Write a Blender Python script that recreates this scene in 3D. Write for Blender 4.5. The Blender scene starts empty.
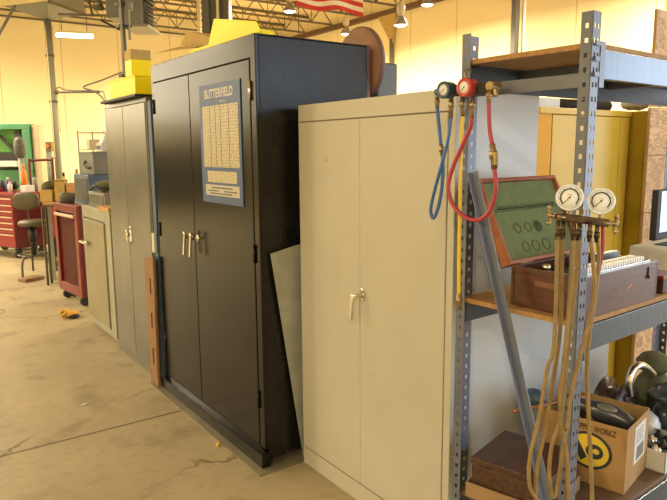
import bpy, bmesh, math, random
from mathutils import Vector, Matrix
random.seed(7)
SC = bpy.context.scene
COL = SC.collection
# ------------------------------------------------------------------ camera
F = 632.0; pitch = 0.1568; roll = -0.00816; yaw = 0.6172; H = 1.60
fh = Vector((math.sin(yaw), math.cos(yaw), 0)); R0 = Vector((math.cos(yaw), -math.sin(yaw), 0)); Z = Vector((0, 0, 1))
fw = fh*math.cos(pitch) - Z*math.sin(pitch); U0 = fh*math.sin(pitch) + Z*math.cos(pitch)
Rt = R0*math.cos(roll) + U0*math.sin(roll); Up = -R0*math.sin(roll) + U0*math.cos(roll)
cam = bpy.data.cameras.new('camera'); camo = bpy.data.objects.new('camera', cam); COL.objects.link(camo)
cam.sensor_width = 36; cam.lens = F/667*36; cam.clip_start = .05; cam.clip_end = 100
m = Matrix((Rt, Up, -fw)).transposed().to_4x4(); m.translation = (0, 0, H); camo.matrix_world = m
SC.camera = camo
# ------------------------------------------------------------------ world, exposure, lights
SC.view_settings.view_transform = 'Standard'; SC.view_settings.look = 'None'; SC.view_settings.gamma = 1
SC.view_settings.use_curve_mapping = False
SC.view_settings.exposure = 0.0
w = bpy.data.worlds.new('sky'); SC.world = w; w.use_nodes = True
w.node_tree.nodes['Background'].inputs[0].default_value = (.62, .78, 1, 1); w.node_tree.nodes['Background'].inputs[1].default_value = 1.0
LAMP_COL = (1.0, .86, .56); LAMP_W = 260; TUBE_W = 30
DAY_COL = (.75, .86, 1.0); DAY_W = 210

def area_light(name, loc, direction, sx, sy, power, col, parent=None):
    l = bpy.data.lights.new(name, 'AREA'); l.shape = 'RECTANGLE'; l.size = sx; l.size_y = sy; l.energy = power; l.color = col
    o = bpy.data.objects.new(name, l); COL.objects.link(o); o.location = loc
    o.rotation_euler = Vector(direction).to_track_quat('-Z', 'Y').to_euler()
    return o
area_light('bay_door_daylight', (4.6, -4.9, 1.9), (-.1, 1, -.05), 6.0, 3.5, 215, DAY_COL)    # daylight through the open bay door behind the camera
area_light('side_door_daylight', (10.6, -2.7, 1.9), (-1, .25, -.05), 3.0, 3.5, 230, DAY_COL)   # daylight through the open door in the right wall

# ------------------------------------------------------------------ materials
def mat(name, col, rough=.5, metal=0, col2=None, scale=8, bump=0, detail=4, spec=.5, stretch=None, emit=None, es=0, ramp=(.35, .65), trans=0, coat=0):
    m = bpy.data.materials.new(name); m.use_nodes = True; nt = m.node_tree; b = nt.nodes['Principled BSDF']
    b.inputs['Base Color'].default_value = (*col, 1); b.inputs['Roughness'].default_value = rough; b.inputs['Metallic'].default_value = metal
    b.inputs['Specular IOR Level'].default_value = spec
    if coat: b.inputs['Coat Weight'].default_value = coat
    if trans: b.inputs['Transmission Weight'].default_value = trans
    tc = nt.nodes.new('ShaderNodeTexCoord'); mp = nt.nodes.new('ShaderNodeMapping'); nt.links.new(tc.outputs['Object'], mp.inputs[0])
    if stretch: mp.inputs['Scale'].default_value = stretch
    n = nt.nodes.new('ShaderNodeTexNoise'); n.inputs['Scale'].default_value = scale; n.inputs['Detail'].default_value = detail
    nt.links.new(mp.outputs[0], n.inputs['Vector'])
    if col2 is None: col2 = tuple(c*.88 for c in col)
    r = nt.nodes.new('ShaderNodeValToRGB'); r.color_ramp.elements[0].position = ramp[0]; r.color_ramp.elements[1].position = ramp[1]
    r.color_ramp.elements[0].color = (*col2, 1); r.color_ramp.elements[1].color = (*col, 1)
    nt.links.new(n.outputs['Fac'], r.inputs[0]); nt.links.new(r.outputs[0], b.inputs['Base Color'])
    if bump:
        bp = nt.nodes.new('ShaderNodeBump'); bp.inputs['Strength'].default_value = bump; bp.inputs['Distance'].default_value = .01
        nt.links.new(n.outputs['Fac'], bp.inputs['Height']); nt.links.new(bp.outputs[0], b.inputs['Normal'])
    if emit: b.inputs['Emission Color'].default_value = (*emit, 1); b.inputs['Emission Strength'].default_value = es
    return m
M = dict(
 wall=mat('cream_wall', (.80, .72, .46), .8, col2=(.74, .66, .42), scale=1.2),
 roof=mat('roof_deck', (.85, .66, .40), .8, scale=.8),
 truss=mat('truss_paint', (.13, .11, .075), .6),
 rust=mat('ledger', (.13, .07, .04), .7),
 black=mat('black_enamel', (.004, .0038, .003), .20, col2=(.008, .007, .0055), scale=5, spec=.34, bump=.03),
 blackside=mat('black_enamel_side', (.006, .006, .006), .27, col2=(.013, .013, .013), scale=6, spec=.34, bump=.05),
 dark=mat('dark_rubber', (.018, .018, .018), .6),
 seam=mat('seam_dark', (.01, .01, .01), .8),
 cream=mat('cream_enamel', (.455, .435, .375), .42, col2=(.415, .39, .325), scale=2.2, ramp=(.3, .7)),
 creamside=mat('pale_enamel', (.55, .55, .52), .42, scale=2),
 creamseam=mat('cream_seam', (.17, .14, .10), .8),
 gray=mat('grey_enamel', (.15, .15, .135), .30, metal=.35, col2=(.19, .185, .165), scale=4),
 graydk=mat('grey_dark_enamel', (.11, .12, .125), .35, metal=.3, scale=4),
 tan=mat('tan_enamel', (.27, .24, .155), .45, col2=(.235, .205, .13), scale=4),
 tanfr=mat('tan_frame', (.34, .33, .26), .4, scale=4),
 wood=mat('plain_wood', (.55, .30, .11), .6, col2=(.40, .20, .07), scale=3, stretch=(1, 9, 9)),
 board=mat('particle_board', (.38, .215, .085), .75, col2=(.30, .165, .06), scale=60),
 strip=mat('strip_wood', (.27, .155, .08), .65, col2=(.22, .115, .055), scale=5, stretch=(6, 6, 1)),
 mahog=mat('mahogany', (.095, .027, .014), .34, col2=(.045, .012, .006), scale=5, stretch=(2, 2, 14), coat=.2),
 mahogrim=mat('mahogany_rim', (.36, .12, .05), .4, col2=(.26, .075, .03), scale=9),
 walnut=mat('walnut_stain', (.075, .032, .017), .5, col2=(.038, .016, .009), scale=6, stretch=(1.5, 10, 10)),
 felt=mat('green_felt', (.15, .18, .07), .95, col2=(.125, .155, .058), scale=40),
 feltdk=mat('green_felt_hollow', (.045, .065, .022), .95),
 steel=mat('slate_paint', (.14, .155, .20), .36, metal=.2, col2=(.12, .133, .172), scale=6),
 steelbeam=mat('slate_beam_paint', (.085, .11, .14), .25, metal=.4, col2=(.07, .09, .115), scale=9, stretch=(6, 1, 1)),
 galv=mat('galvanised', (.42, .43, .40), .45, metal=.15, col2=(.34, .36, .33), scale=12),
 chrome=mat('chrome', (.75, .75, .72), .18, metal=1),
 brass=mat('brass', (.40, .30, .16), .32, metal=.8, col2=(.28, .20, .10), scale=50),
 brassdk=mat('brass_dark', (.13, .085, .04), .4, metal=.8, col2=(.06, .04, .02), scale=60),
 blueh=mat('blue_hose', (.035, .13, .36), .4), redh=mat('red_hose', (.36, .035, .05), .4), yelh=mat('yellow_hose', (.70, .50, .05), .45),
 tanh=mat('tan_hose', (.27, .18, .06), .5, col2=(.20, .13, .04), scale=30),
 bluec=mat('blue_gauge', (.035, .075, .13), .35), redc=mat('red_gauge', (.48, .05, .035), .35),
 white=mat('white_dial', (.80, .82, .82), .4, scale=3), silver=mat('gauge_case', (.70, .75, .82), .25, metal=.25),
 ink=mat('ink', (.02, .03, .04), .6), pblue=mat('poster_blue', (.04, .09, .24), .5), pred=mat('red_ink', (.5, .1, .06), .6),
 pdark=mat('handwriting', (.10, .045, .02), .7),
 yelcab=mat('yellow_enamel', (.66, .44, .045), .36, col2=(.58, .38, .04), scale=2, spec=.22),
 orgcab=mat('amber_enamel', (.74, .36, .005), .5, scale=2, spec=.2),
 olive=mat('olive_yellow_enamel', (.36, .24, .012), .34, col2=(.30, .20, .01), scale=3),
 yellow=mat('bright_yellow', (.93, .82, .01), .45, col2=(.88, .74, .01), scale=3, spec=.2),
 kraft=mat('kraft_tan', (.50, .36, .13), .8, scale=20, col2=(.45, .31, .10)),
 card=mat('cardboard', (.36, .215, .085), .8, col2=(.32, .19, .075), scale=12),
 cardin=mat('cardboard_inside', (.29, .19, .095), .85, scale=12),
 red=mat('red_enamel', (.19, .022, .018), .35, scale=5), reddk=mat('dark_red_enamel', (.12, .010, .012), .4),
 redchest=mat('crimson_enamel', (.27, .022, .03), .35), handle=mat('handle_strip', (.72, .55, .45), .3, metal=.4),
 vinyl=mat('olive_vinyl', (.085, .075, .042), .45, scale=8), tube=mat('stool_tube', (.10, .09, .07), .4, metal=.5),
 green=mat('machine_green', (.075, .26, .13), .4, col2=(.055, .21, .11), scale=4), greenlt=mat('machine_green_light', (.14, .42, .10), .4),
 beige=mat('machine_beige', (.52, .45, .30), .5), graym=mat('machine_grey', (.22, .21, .19), .5, scale=9),
 col=mat('column_grey', (.22, .21, .165), .5, scale=2), coldk=mat('column_dark', (.10, .085, .065), .5, scale=2),
 duct=mat('duct_grey', (.17, .168, .155), .45, scale=3), ductbr=mat('duct_cream', (.80, .72, .42), .6),
 brown=mat('brown_disc', (.30, .15, .085), .55, col2=(.24, .11, .06), scale=7), purple=mat('disc_rim', (.15, .08, .07), .5),
 orange=mat('orange_plastic', (.85, .22, .03), .5), bluep=mat('blue_plastic', (.05, .08, .35), .4), olivep=mat('olive_cloth', (.10, .10, .05), .9, scale=30),
 paper=mat('white_card', (.62, .63, .62), .6, scale=6), wpl=mat('white_plastic', (.55, .57, .58), .35),
 bluebd=mat('blue_board', (.065, .105, .19), .5), glove=mat('yellow_glove', (.62, .36, .06), .85, col2=(.45, .24, .03), scale=40),
 sheet=mat('floor_sheet', (.20, .18, .13), .45, metal=.4, col2=(.26, .23, .17), scale=6),
 lit=mat('lamp_glow', (1, 1, 1), .5, emit=(1, .95, .82), es=9), clear=mat('cloudy_plastic', (.62, .64, .66), .3, col2=(.45, .47, .48), scale=25),
 copper=mat('copper', (.36, .16, .085), .35, metal=.8), screen=mat('window_pale', (.25, .34, .42), .12, col2=(.62, .80, .95), scale=6, stretch=(1, 1, 2.5)),
 skin_blk=mat('black_plastic', (.022, .024, .03), .28, col2=(.06, .065, .08), scale=14),
)
M['presshead'] = mat('press_grey', (.12, .12, .11), .5, col2=(.07, .07, .06), scale=14)
M['feltmid'] = mat('green_felt_edge', (.085, .11, .042), .95)
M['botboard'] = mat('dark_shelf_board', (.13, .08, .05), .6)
M['steeldk'] = mat('dark_slate_paint', (.045, .055, .065), .5)  # darker copy of the slate paint, carries the far beams' shade
M['barm'] = mat('bar_grey', (.165, .185, .26), .35, metal=.3)
M['recess'] = mat('recess_wood', (.19, .075, .04), .5)
M['maroon'] = mat('maroon_plastic', (.045, .018, .018), .3)
M['trimdk'] = mat('dark_dado', (.05, .05, .045), .6)  # for the added band mirrored in the lower black doors
M['winlit'] = mat('frosted_window', (.8, .8, .7), .5, emit=(1, .88, .66), es=4.2)  # made-up glow, mirrored in the upper black doors
def floor_mat():
    m = bpy.data.materials.new('tan_concrete'); m.use_nodes = True; nt = m.node_tree; b = nt.nodes['Principled BSDF']; L = nt.links.new
    tc = nt.nodes.new('ShaderNodeTexCoord'); N = nt.nodes.new
    def noise(s, d=6, st=None):
        n = N('ShaderNodeTexNoise'); n.inputs['Scale'].default_value = s; n.inputs['Detail'].default_value = d
        if st:
            mp = N('ShaderNodeMapping'); mp.inputs['Scale'].default_value = st; L(tc.outputs['Object'], mp.inputs[0]); L(mp.outputs[0], n.inputs['Vector'])
        else: L(tc.outputs['Object'], n.inputs['Vector'])
        return n
    def ramp(src, a, ca, bb, cb):
        r = N('ShaderNodeValToRGB'); r.color_ramp.elements[0].position = a; r.color_ramp.elements[1].position = bb
        r.color_ramp.elements[0].color = (*ca, 1); r.color_ramp.elements[1].color = (*cb, 1); L(src, r.inputs[0]); return r
    def mul(a, bsock, f=1):
        x = N('ShaderNodeMix'); x.data_type = 'RGBA'; x.blend_type = 'MULTIPLY'; x.inputs['Factor'].default_value = f
        L(a, x.inputs[6]); L(bsock, x.inputs[7]); return x.outputs[2]
    base = ramp(noise(1.3).outputs['Fac'], .35, (.33, .272, .175), .68, (.385, .32, .208))
    st = ramp(noise(3.5, 8).outputs['Fac'], .33, (.66, .65, .62), .46, (1, 1, 1))
    fine = ramp(noise(14, 8, (1, 1.8, 1)).outputs['Fac'], .3, (.80, .79, .77), .48, (1, 1, 1))
    c = mul(mul(base.outputs[0], st.outputs[0], .8), fine.outputs[0], .7)
    # pale worn patches
    # control joint at Y = 3.61 and every 4.5 m, also in X
    sep = N('ShaderNodeSeparateXYZ'); L(tc.outputs['Object'], sep.inputs[0])
    def joint(sock, off, per, wid):
        a = N('ShaderNodeMath'); a.operation = 'SUBTRACT'; L(sock, a.inputs[0]); a.inputs[1].default_value = off
        p = N('ShaderNodeMath'); p.operation = 'PINGPONG'; L(a.outputs[0], p.inputs[0]); p.inputs[1].default_value = per/2
        r = ramp(p.outputs[0], wid*.5, (.30, .27, .23), wid, (1, 1, 1)); return r.outputs[0]
    c = mul(c, joint(sep.outputs[1], 3.61, 4.6, .013)); c = mul(c, joint(sep.outputs[0], -2.2, 5.4, .013))
    # fine cracks
    v = N('ShaderNodeTexVoronoi'); v.feature = 'DISTANCE_TO_EDGE'; v.inputs['Scale'].default_value = .9
    nz = noise(3, 5); ad = N('ShaderNodeMixRGB'); ad.blend_type = 'ADD'; ad.inputs[0].default_value = .3; L(tc.outputs['Object'], ad.inputs[1]); L(nz.outputs['Color'], ad.inputs[2]); L(ad.outputs[0], v.inputs['Vector'])
    cr = ramp(v.outputs['Distance'], .003, (.45, .41, .36), .009, (1, 1, 1))
    mk = ramp(noise(.8, 2).outputs['Fac'], .50, (0, 0, 0), .56, (1, 1, 1))
    x = N('ShaderNodeMix'); x.data_type = 'RGBA'; x.blend_type = 'MULTIPLY'; L(mk.outputs[0], x.inputs['Factor']); L(c, x.inputs[6]); L(cr.outputs[0], x.inputs[7]); c = x.outputs[2]
    L(c, b.inputs['Base Color']); b.inputs['Roughness'].default_value = .52; b.inputs['Specular IOR Level'].default_value = .35
    bp = N('ShaderNodeBump'); bp.inputs['Strength'].default_value = .12; bp.inputs['Distance'].default_value = .01; L(noise(20).outputs['Fac'], bp.inputs['Height']); L(bp.outputs[0], b.inputs['Normal'])
    return m
M['floor'] = floor_mat()
def wall_mat():      # insulated panels with faint vertical seams
    m = bpy.data.materials.new('cream_wall_panels'); m.use_nodes = True; nt = m.node_tree; b = nt.nodes['Principled BSDF']; L = nt.links.new; N = nt.nodes.new
    tc = N('ShaderNodeTexCoord'); sep = N('ShaderNodeSeparateXYZ'); L(tc.outputs['Object'], sep.inputs[0])
    s = N('ShaderNodeMath'); s.operation = 'ADD'; L(sep.outputs[0], s.inputs[0]); L(sep.outputs[1], s.inputs[1])
    p = N('ShaderNodeMath'); p.operation = 'PINGPONG'; L(s.outputs[0], p.inputs[0]); p.inputs[1].default_value = .75
    r = N('ShaderNodeValToRGB'); r.color_ramp.elements[0].position = .008; r.color_ramp.elements[1].position = .02; r.color_ramp.elements[0].color = (.62, .48, .27, 1); r.color_ramp.elements[1].color = (.82, .72, .46, 1)
    L(p.outputs[0], r.inputs[0]); L(r.outputs[0], b.inputs['Base Color']); b.inputs['Roughness'].default_value = .8
    return m
M['wallp'] = wall_mat()
def osb_mat():
    m = bpy.data.materials.new('strand_board'); m.use_nodes = True; nt = m.node_tree; b = nt.nodes['Principled BSDF']; L = nt.links.new; N = nt.nodes.new
    tc = N('ShaderNodeTexCoord'); v = N('ShaderNodeTexVoronoi'); v.inputs['Scale'].default_value = 30; mp = N('ShaderNodeMapping'); mp.inputs['Scale'].default_value = (1, 1, .55)
    n = N('ShaderNodeTexNoise'); n.inputs['Scale'].default_value = 9; ad = N('ShaderNodeMixRGB'); ad.blend_type = 'ADD'; ad.inputs[0].default_value = .25
    L(tc.outputs['Object'], mp.inputs[0]); L(mp.outputs[0], ad.inputs[1]); L(n.outputs['Color'], ad.inputs[2]); L(ad.outputs[0], v.inputs['Vector'])
    r = N('ShaderNodeValToRGB'); r.color_ramp.elements[0].color = (.30, .17, .075, 1); r.color_ramp.elements[1].color = (.58, .37, .19, 1)
    sp = N('ShaderNodeSeparateColor'); L(v.outputs['Color'], sp.inputs[0]); L(sp.outputs[0], r.inputs[0]); L(r.outputs[0], b.inputs['Base Color']); b.inputs['Roughness'].default_value = .7
    return m
M['osb'] = osb_mat()
def print_mat():     # rows of tiny printed figures
    m = bpy.data.materials.new('printed_table'); m.use_nodes = True; nt = m.node_tree; b = nt.nodes['Principled BSDF']; L = nt.links.new; N = nt.nodes.new
    tc = N('ShaderNodeTexCoord'); mp = N('ShaderNodeMapping'); mp.inputs['Scale'].default_value = (1, 60, 160); L(tc.outputs['Object'], mp.inputs[0])
    n = N('ShaderNodeTexNoise'); n.inputs['Scale'].default_value = 1; n.inputs['Detail'].default_value = 1; L(mp.outputs[0], n.inputs['Vector'])
    r = N('ShaderNodeValToRGB'); r.color_ramp.elements[0].position = .38; r.color_ramp.elements[1].position = .55
    r.color_ramp.elements[0].color = (.30, .26, .17, 1); r.color_ramp.elements[1].color = (.50, .44, .31, 1)
    L(n.outputs['Fac'], r.inputs[0]); L(r.outputs[0], b.inputs['Base Color']); b.inputs['Roughness'].default_value = .45
    return m
M['print'] = print_mat()
def flag_mat():
    m = bpy.data.materials.new('flag_stripes'); m.use_nodes = True; nt = m.node_tree; b = nt.nodes['Principled BSDF']; L = nt.links.new; N = nt.nodes.new
    uv = N('ShaderNodeUVMap'); sep = N('ShaderNodeSeparateXYZ'); L(uv.outputs[0], sep.inputs[0])
    a = N('ShaderNodeMath'); a.operation = 'MULTIPLY'; a.inputs[1].default_value = 13; L(sep.outputs[1], a.inputs[0])
    f = N('ShaderNodeMath'); f.operation = 'MODULO'; f.inputs[1].default_value = 2; L(a.outputs[0], f.inputs[0])
    g = N('ShaderNodeMath'); g.operation = 'LESS_THAN'; g.inputs[1].default_value = 1; L(f.outputs[0], g.inputs[0])
    x = N('ShaderNodeMix'); x.data_type = 'RGBA'; L(g.outputs[0], x.inputs['Factor']); x.inputs[6].default_value = (.85, .78, .62, 1); x.inputs[7].default_value = (.62, .05, .04, 1)
    L(x.outputs[2], b.inputs['Base Color']); b.inputs['Roughness'].default_value = .8
    return m
M['flag'] = flag_mat()

# ------------------------------------------------------------------ mesh builder
def basis(d):
    d = Vector(d).normalized(); a = Vector((0, 0, 1)) if abs(d.z) < .95 else Vector((1, 0, 0))
    x = d.cross(a).normalized(); y = d.cross(x).normalized(); return x, y, d
class MB:
    def __init__(s, T=None): s.b = bmesh.new(); s.T = T or Matrix.Identity(4); s.uv = None
    def vs(s, ps): return [s.b.verts.new(s.T @ Vector(p)) for p in ps]
    def box(s, x0, x1, y0, y1, z0, z1):
        v = s.vs([(x0,y0,z0),(x1,y0,z0),(x1,y1,z0),(x0,y1,z0),(x0,y0,z1),(x1,y0,z1),(x1,y1,z1),(x0,y1,z1)])
        for f in ((0,3,2,1),(4,5,6,7),(0,1,5,4),(1,2,6,5),(2,3,7,6),(3,0,4,7)): s.b.faces.new([v[i] for i in f])
        return s
    def hexa(s, p8):
        v = s.vs(p8)
        for f in ((0,3,2,1),(4,5,6,7),(0,1,5,4),(1,2,6,5),(2,3,7,6),(3,0,4,7)): s.b.faces.new([v[i] for i in f])
        return s
    def bar(s, p, q, w, t, up=(0, 0, 1)):
        p = Vector(p); q = Vector(q); d = (q-p).normalized(); a = Vector(up); x = d.cross(a)
        if x.length < 1e-4: x = d.cross(Vector((1, 0, 0)))
        x.normalize(); y = x.cross(d).normalized(); x *= w/2; y *= t/2
        return s.hexa([p-x-y, p+x-y, q+x-y, q-x-y, p-x+y, p+x+y, q+x+y, q-x+y])
    def cyl(s, p, q, r, r2=None, n=16, caps=True):
        p = Vector(p); q = Vector(q); r2 = r if r2 is None else r2; x, y, d = basis(q-p)
        A = s.vs([p+(x*math.cos(t)+y*math.sin(t))*r for t in [2*math.pi*i/n for i in range(n)]])
        B = s.vs([q+(x*math.cos(t)+y*math.sin(t))*r2 for t in [2*math.pi*i/n for i in range(n)]])
        for i in range(n): f = s.b.faces.new((A[i], A[(i+1)%n], B[(i+1)%n], B[i])); f.smooth = True
        if caps: s.b.faces.new(A[::-1]); s.b.faces.new(B)
        return s
    def lathe(s, c, axis, prof, n=24):      # prof: (radius, offset along axis)
        c = Vector(c); x, y, d = basis(axis); rings = []
        for r, o in prof:
            if r < 1e-6: rings.append(s.vs([c+d*o])); continue
            rings.append(s.vs([c+d*o+(x*math.cos(t)+y*math.sin(t))*r for t in [2*math.pi*i/n for i in range(n)]]))
        for A, B in zip(rings, rings[1:]):
            for i in range(n):
                a = [A[0]] if len(A) == 1 else [A[i], A[(i+1)%n]]; b2 = [B[0]] if len(B) == 1 else [B[(i+1)%n], B[i]]
                if len(a)+len(b2) >= 3: f = s.b.faces.new(a+b2); f.smooth = True
        return s
    def tube(s, pts, r, n=8, closed=False, sub=6):
        P = [Vector(p) for p in pts]; Q = []
        if len(P) > 2 and sub > 1:
            for i in range(len(P)-1):
                a = P[max(i-1, 0)]; b = P[i]; c = P[i+1]; d = P[min(i+2, len(P)-1)]
                for k in range(sub):
                    t = k/sub; Q.append(.5*((2*b)+(c-a)*t+(2*a-5*b+4*c-d)*t*t+(3*b-a-3*c+d)*t**3))
            Q.append(P[-1])
        else: Q = P
        x, y, d = basis(Q[1]-Q[0]); prev = None
        for i, q in enumerate(Q):
            t = (Q[min(i+1, len(Q)-1)]-Q[max(i-1, 0)]).normalized(); x = (x-t*x.dot(t)).normalized(); y = t.cross(x)
            rr = r(i/(len(Q)-1)) if callable(r) else r
            ring = s.vs([q+(x*math.cos(a)+y*math.sin(a))*rr for a in [2*math.pi*j/n for j in range(n)]])
            if prev:
                for j in range(n): f = s.b.faces.new((prev[j], prev[(j+1)%n], ring[(j+1)%n], ring[j])); f.smooth = True
            else: s.b.faces.new(ring[::-1])
            prev = ring
        s.b.faces.new(prev); return s
    def prism(s, poly, vec):
        v = Vector(vec); A = s.vs(poly); B = s.vs([Vector(p)+v for p in poly]); n = len(poly)
        s.b.faces.new(A[::-1]); s.b.faces.new(B)
        for i in range(n): s.b.faces.new((A[i], A[(i+1)%n], B[(i+1)%n], B[i]))
        return s
    def ell(s, c, r, n=16, m=10, rot=None, lump=0, sq=1):
        R = rot or Matrix.Identity(3); c = Vector(c); rings = []
        for j in range(1, m):
            th = math.pi*j/m; ring = []
            for i in range(n):
                ph = 2*math.pi*i/n; f = 1+lump*math.sin(3*ph+j)*math.cos(2*th+1.3*i)
                def pw(a): return math.copysign(abs(a)**sq, a)
                ring.append(c+R@Vector((r[0]*pw(math.sin(th))*pw(math.cos(ph))*f, r[1]*pw(math.sin(th))*pw(math.sin(ph))*f, r[2]*pw(math.cos(th))*f)))
            rings.append(s.vs(ring))
        T = s.vs([c+R@Vector((0, 0, r[2]))])[0]; B = s.vs([c-R@Vector((0, 0, r[2]))])[0]
        for i in range(n):
            f = s.b.faces.new((T, rings[0][i], rings[0][(i+1)%n])); f.smooth = True
            f = s.b.faces.new((B, rings[-1][(i+1)%n], rings[-1][i])); f.smooth = True
            for a, b2 in zip(rings, rings[1:]): f = s.b.faces.new((a[i], b2[i], b2[(i+1)%n], a[(i+1)%n])); f.smooth = True
        return s
    def build(s, name, m, parent=None, bevel=0, seg=2, base=None):
        bmesh.ops.recalc_face_normals(s.b, faces=s.b.faces)
        off = Vector(base) if base is not None else (parent['_b'] if parent is not None else Vector((0, 0, 0)))
        off = Vector(off)
        for v in s.b.verts: v.co -= off
        me = bpy.data.meshes.new(name); s.b.to_mesh(me); s.b.free(); me.materials.append(M[m] if isinstance(m, str) else m)
        o = bpy.data.objects.new(name, me); COL.objects.link(o)
        if parent is not None:
            o.parent = parent; o['_b'] = list(off)
        else: o.location = off; o['_b'] = list(off)
        if bevel:
            bv = o.modifiers.new('bevel', 'BEVEL'); bv.width = bevel; bv.segments = seg; bv.limit_method = 'ANGLE'
        return o
def tag(o, label, cat, group=None, kind=None):
    o['label'] = label; o['category'] = cat
    if group: o['group'] = group
    if kind: o['kind'] = kind
    return o
def thing(name, base, label, cat, group=None):
    o = bpy.data.objects.new(name, None); COL.objects.link(o); o.location = base; o['_b'] = list(base); o.empty_display_size = .1
    return tag(o, label, cat, group)
def struct(mb, name, m):
    o = mb.build(name, m); o['kind'] = 'structure'; return o
def copy_tree(o, parent=None):
    c = o.copy(); COL.objects.link(c); c.parent = parent
    for ch in o.children: copy_tree(ch, c)
    return c
def text_part(txt, name, m, parent, mtx, size, ext=.0006, sx=1):
    cu = bpy.data.curves.new('lettering', 'FONT'); cu.body = txt; cu.size = size; cu.extrude = ext; cu.align_x = 'CENTER'; cu.align_y = 'CENTER'; cu.offset = size*.03
    t = bpy.data.objects.new('lettering', cu); COL.objects.link(t); bpy.context.view_layer.update()
    me = bpy.data.meshes.new_from_object(t.evaluated_get(bpy.context.evaluated_depsgraph_get())); bpy.data.objects.remove(t)
    me.transform(Matrix.Diagonal((sx, 1, 1, 1))); me.transform(mtx); me.transform(Matrix.Translation(-Vector(parent['_b']))); me.materials.clear(); me.materials.append(M[m])
    o = bpy.data.objects.new(name, me); COL.objects.link(o); o.parent = parent; o['_b'] = list(parent['_b']); return o
def frame(o, x, y, z):
    m = Matrix((Vector(x), Vector(y), Vector(z))).transposed().to_4x4(); m.translation = Vector(o); return m
def rotz(c, a):      # rotate about a vertical axis through c
    return Matrix.Translation(Vector(c)) @ Matrix.Rotation(a, 4, 'Z') @ Matrix.Translation(-Vector(c))

# ------------------------------------------------------------------ shell
XL, XR, YF, YB, ZC = -7.0, 10.7, -5.0, 18.3, 5.5
struct(MB().box(XL, XR, YF, YB, -.1, 0), 'floor', 'floor')
struct(MB().box(XL-.2, XR+.2, YF-.2, YB+.2, ZC, ZC+.15), 'ceiling', 'roof')
struct(MB().box(XL-.2, XR+.2, YB, YB+.2, -.1, ZC), 'wall_back', 'wallp')
struct(MB().box(XR, XR+.2, YF, -4.3, -.1, ZC).box(XR, XR+.2, -1.1, YB, -.1, ZC).box(XR, XR+.2, -4.3, -1.1, 3.8, ZC), 'wall_right', 'wallp')
struct(MB().box(XL-.2, XL, YF, YB, -.1, ZC), 'wall_left', 'wallp')
fm = MB().box(XL, 1.5, YF-.2, YF, -.1, ZC).box(7.7, XR, YF-.2, YF, -.1, ZC).box(1.5, 7.7, YF-.2, YF, 3.8, ZC)
struct(fm, 'wall_front', 'wallp')
struct(MB().box(XR-.12, XR, YF+.05, YB, 4.90, 5.02), 'trim_1', 'rust')
struct(MB().box(XL, XR-.12, YB-.06, YB, 4.97, 5.01), 'trim_2', 'truss')

struct(MB().box(XL, 1.2, YB-.08, YB-.01, 0, 1.75), 'trim_3', 'trimdk')  # unseen dark band added to darken the black cabinet's lower reflection
for n_, a in enumerate((-6.95, -4.95, -2.95)):
    o = struct(MB().box(a, a+1.9, YB-.05, YB-.01, 2.5, 4.7), 'window_%d' % (n_+1), 'winlit')  # unseen glowing panels added to brighten the black cabinet's upper reflection
# roof trusses: span along X
TRG = 'open web roof trusses under the roof deck'; first = None
for k in range(16):
    y = -3.06+k*1.38
    if first is None:
        t = thing('roof_truss', (XL, y, 4.95), 'brown open-web steel roof truss spanning the hall under the deck', 'truss', TRG)
        MB().box(XL, XR, y-.035, y+.035, 5.43, 5.49).build('top_chord', 'truss', t)
        MB().box(XL, XR-.13, y-.03, y+.03, 5.00, 5.045).build('bottom_chord', 'truss', t)
        wb = MB(); n = 26; dx = (XR-.14-XL)/n
        for i in range(n):
            a = XL+i*dx; wb.bar((a, y, 5.03), (a+dx/2, y, 5.44), .022, .022, (0, 1, 0)); wb.bar((a+dx/2, y, 5.44), (a+dx, y, 5.03), .022, .022, (0, 1, 0))
            if i % 2 == 0: wb.bar((a+dx, y, 5.03), (a+dx, y, 5.44), .015, .015, (0, 1, 0))
        wb.build('web', 'truss', t); first = t
    else:
        c = copy_tree(first); c.location.y = y
# high bay lamps
def highbay(x, y, z, label, first=[None]):
    t = thing('high_bay_lamp', (x, y, z), label, 'lamp', 'high bay lamps hanging from the trusses')
    MB().cyl((x, y, z+.42), (x, y, 5.0), .012).build('hanging_rod', 'coldk', t)
    MB().lathe((x, y, z), (0, 0, 1), [(0, .42), (.05, .42), (.07, .38), (.07, .24), (.03, .22), (.03, .19)]).build('ballast_housing', 'beige', t)
    MB().lathe((x, y, z), (0, 0, 1), [(.04, .19), (.07, .15), (.13, .04), (.135, .035), (.127, .03), (.06, .13), (.02, .16)]).build('reflector', 'graym', t)
    MB().ell((x, y, z+.045), (.11, .11, .035)).build('bulb', 'lit', t)
    l = bpy.data.lights.new('lamp_light', 'AREA'); l.shape = 'DISK'; l.size = .28; l.energy = LAMP_W; l.color = LAMP_COL
    o = bpy.data.objects.new('lamp_light', l); COL.objects.link(o); o.parent = t; o.location = (0, 0, -.02)
highbay(6.62, 10.7, 4.17, 'high bay lamp glowing left of the flag')
highbay(7.62, 8.66, 3.70, 'high bay lamp hanging right of the brown disc, before the cream wall')
highbay(8.76, 9.2, 4.27, 'high bay lamp cut by the top edge right of the flag')
highbay(8.70, 11.71, 4.1, 'small far high bay lamp just above the brown disc')
highbay(7.6, 16.26, 3.75, 'high bay lamp hidden behind the black cabinet, far end of the hall')  # lamp added out of sight to brighten the far wall
highbay(8.6, 13.50, 3.60, 'high bay lamp hidden behind the brown disc side of the hall')  # another hidden lamp, added for a brighter back wall
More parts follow.
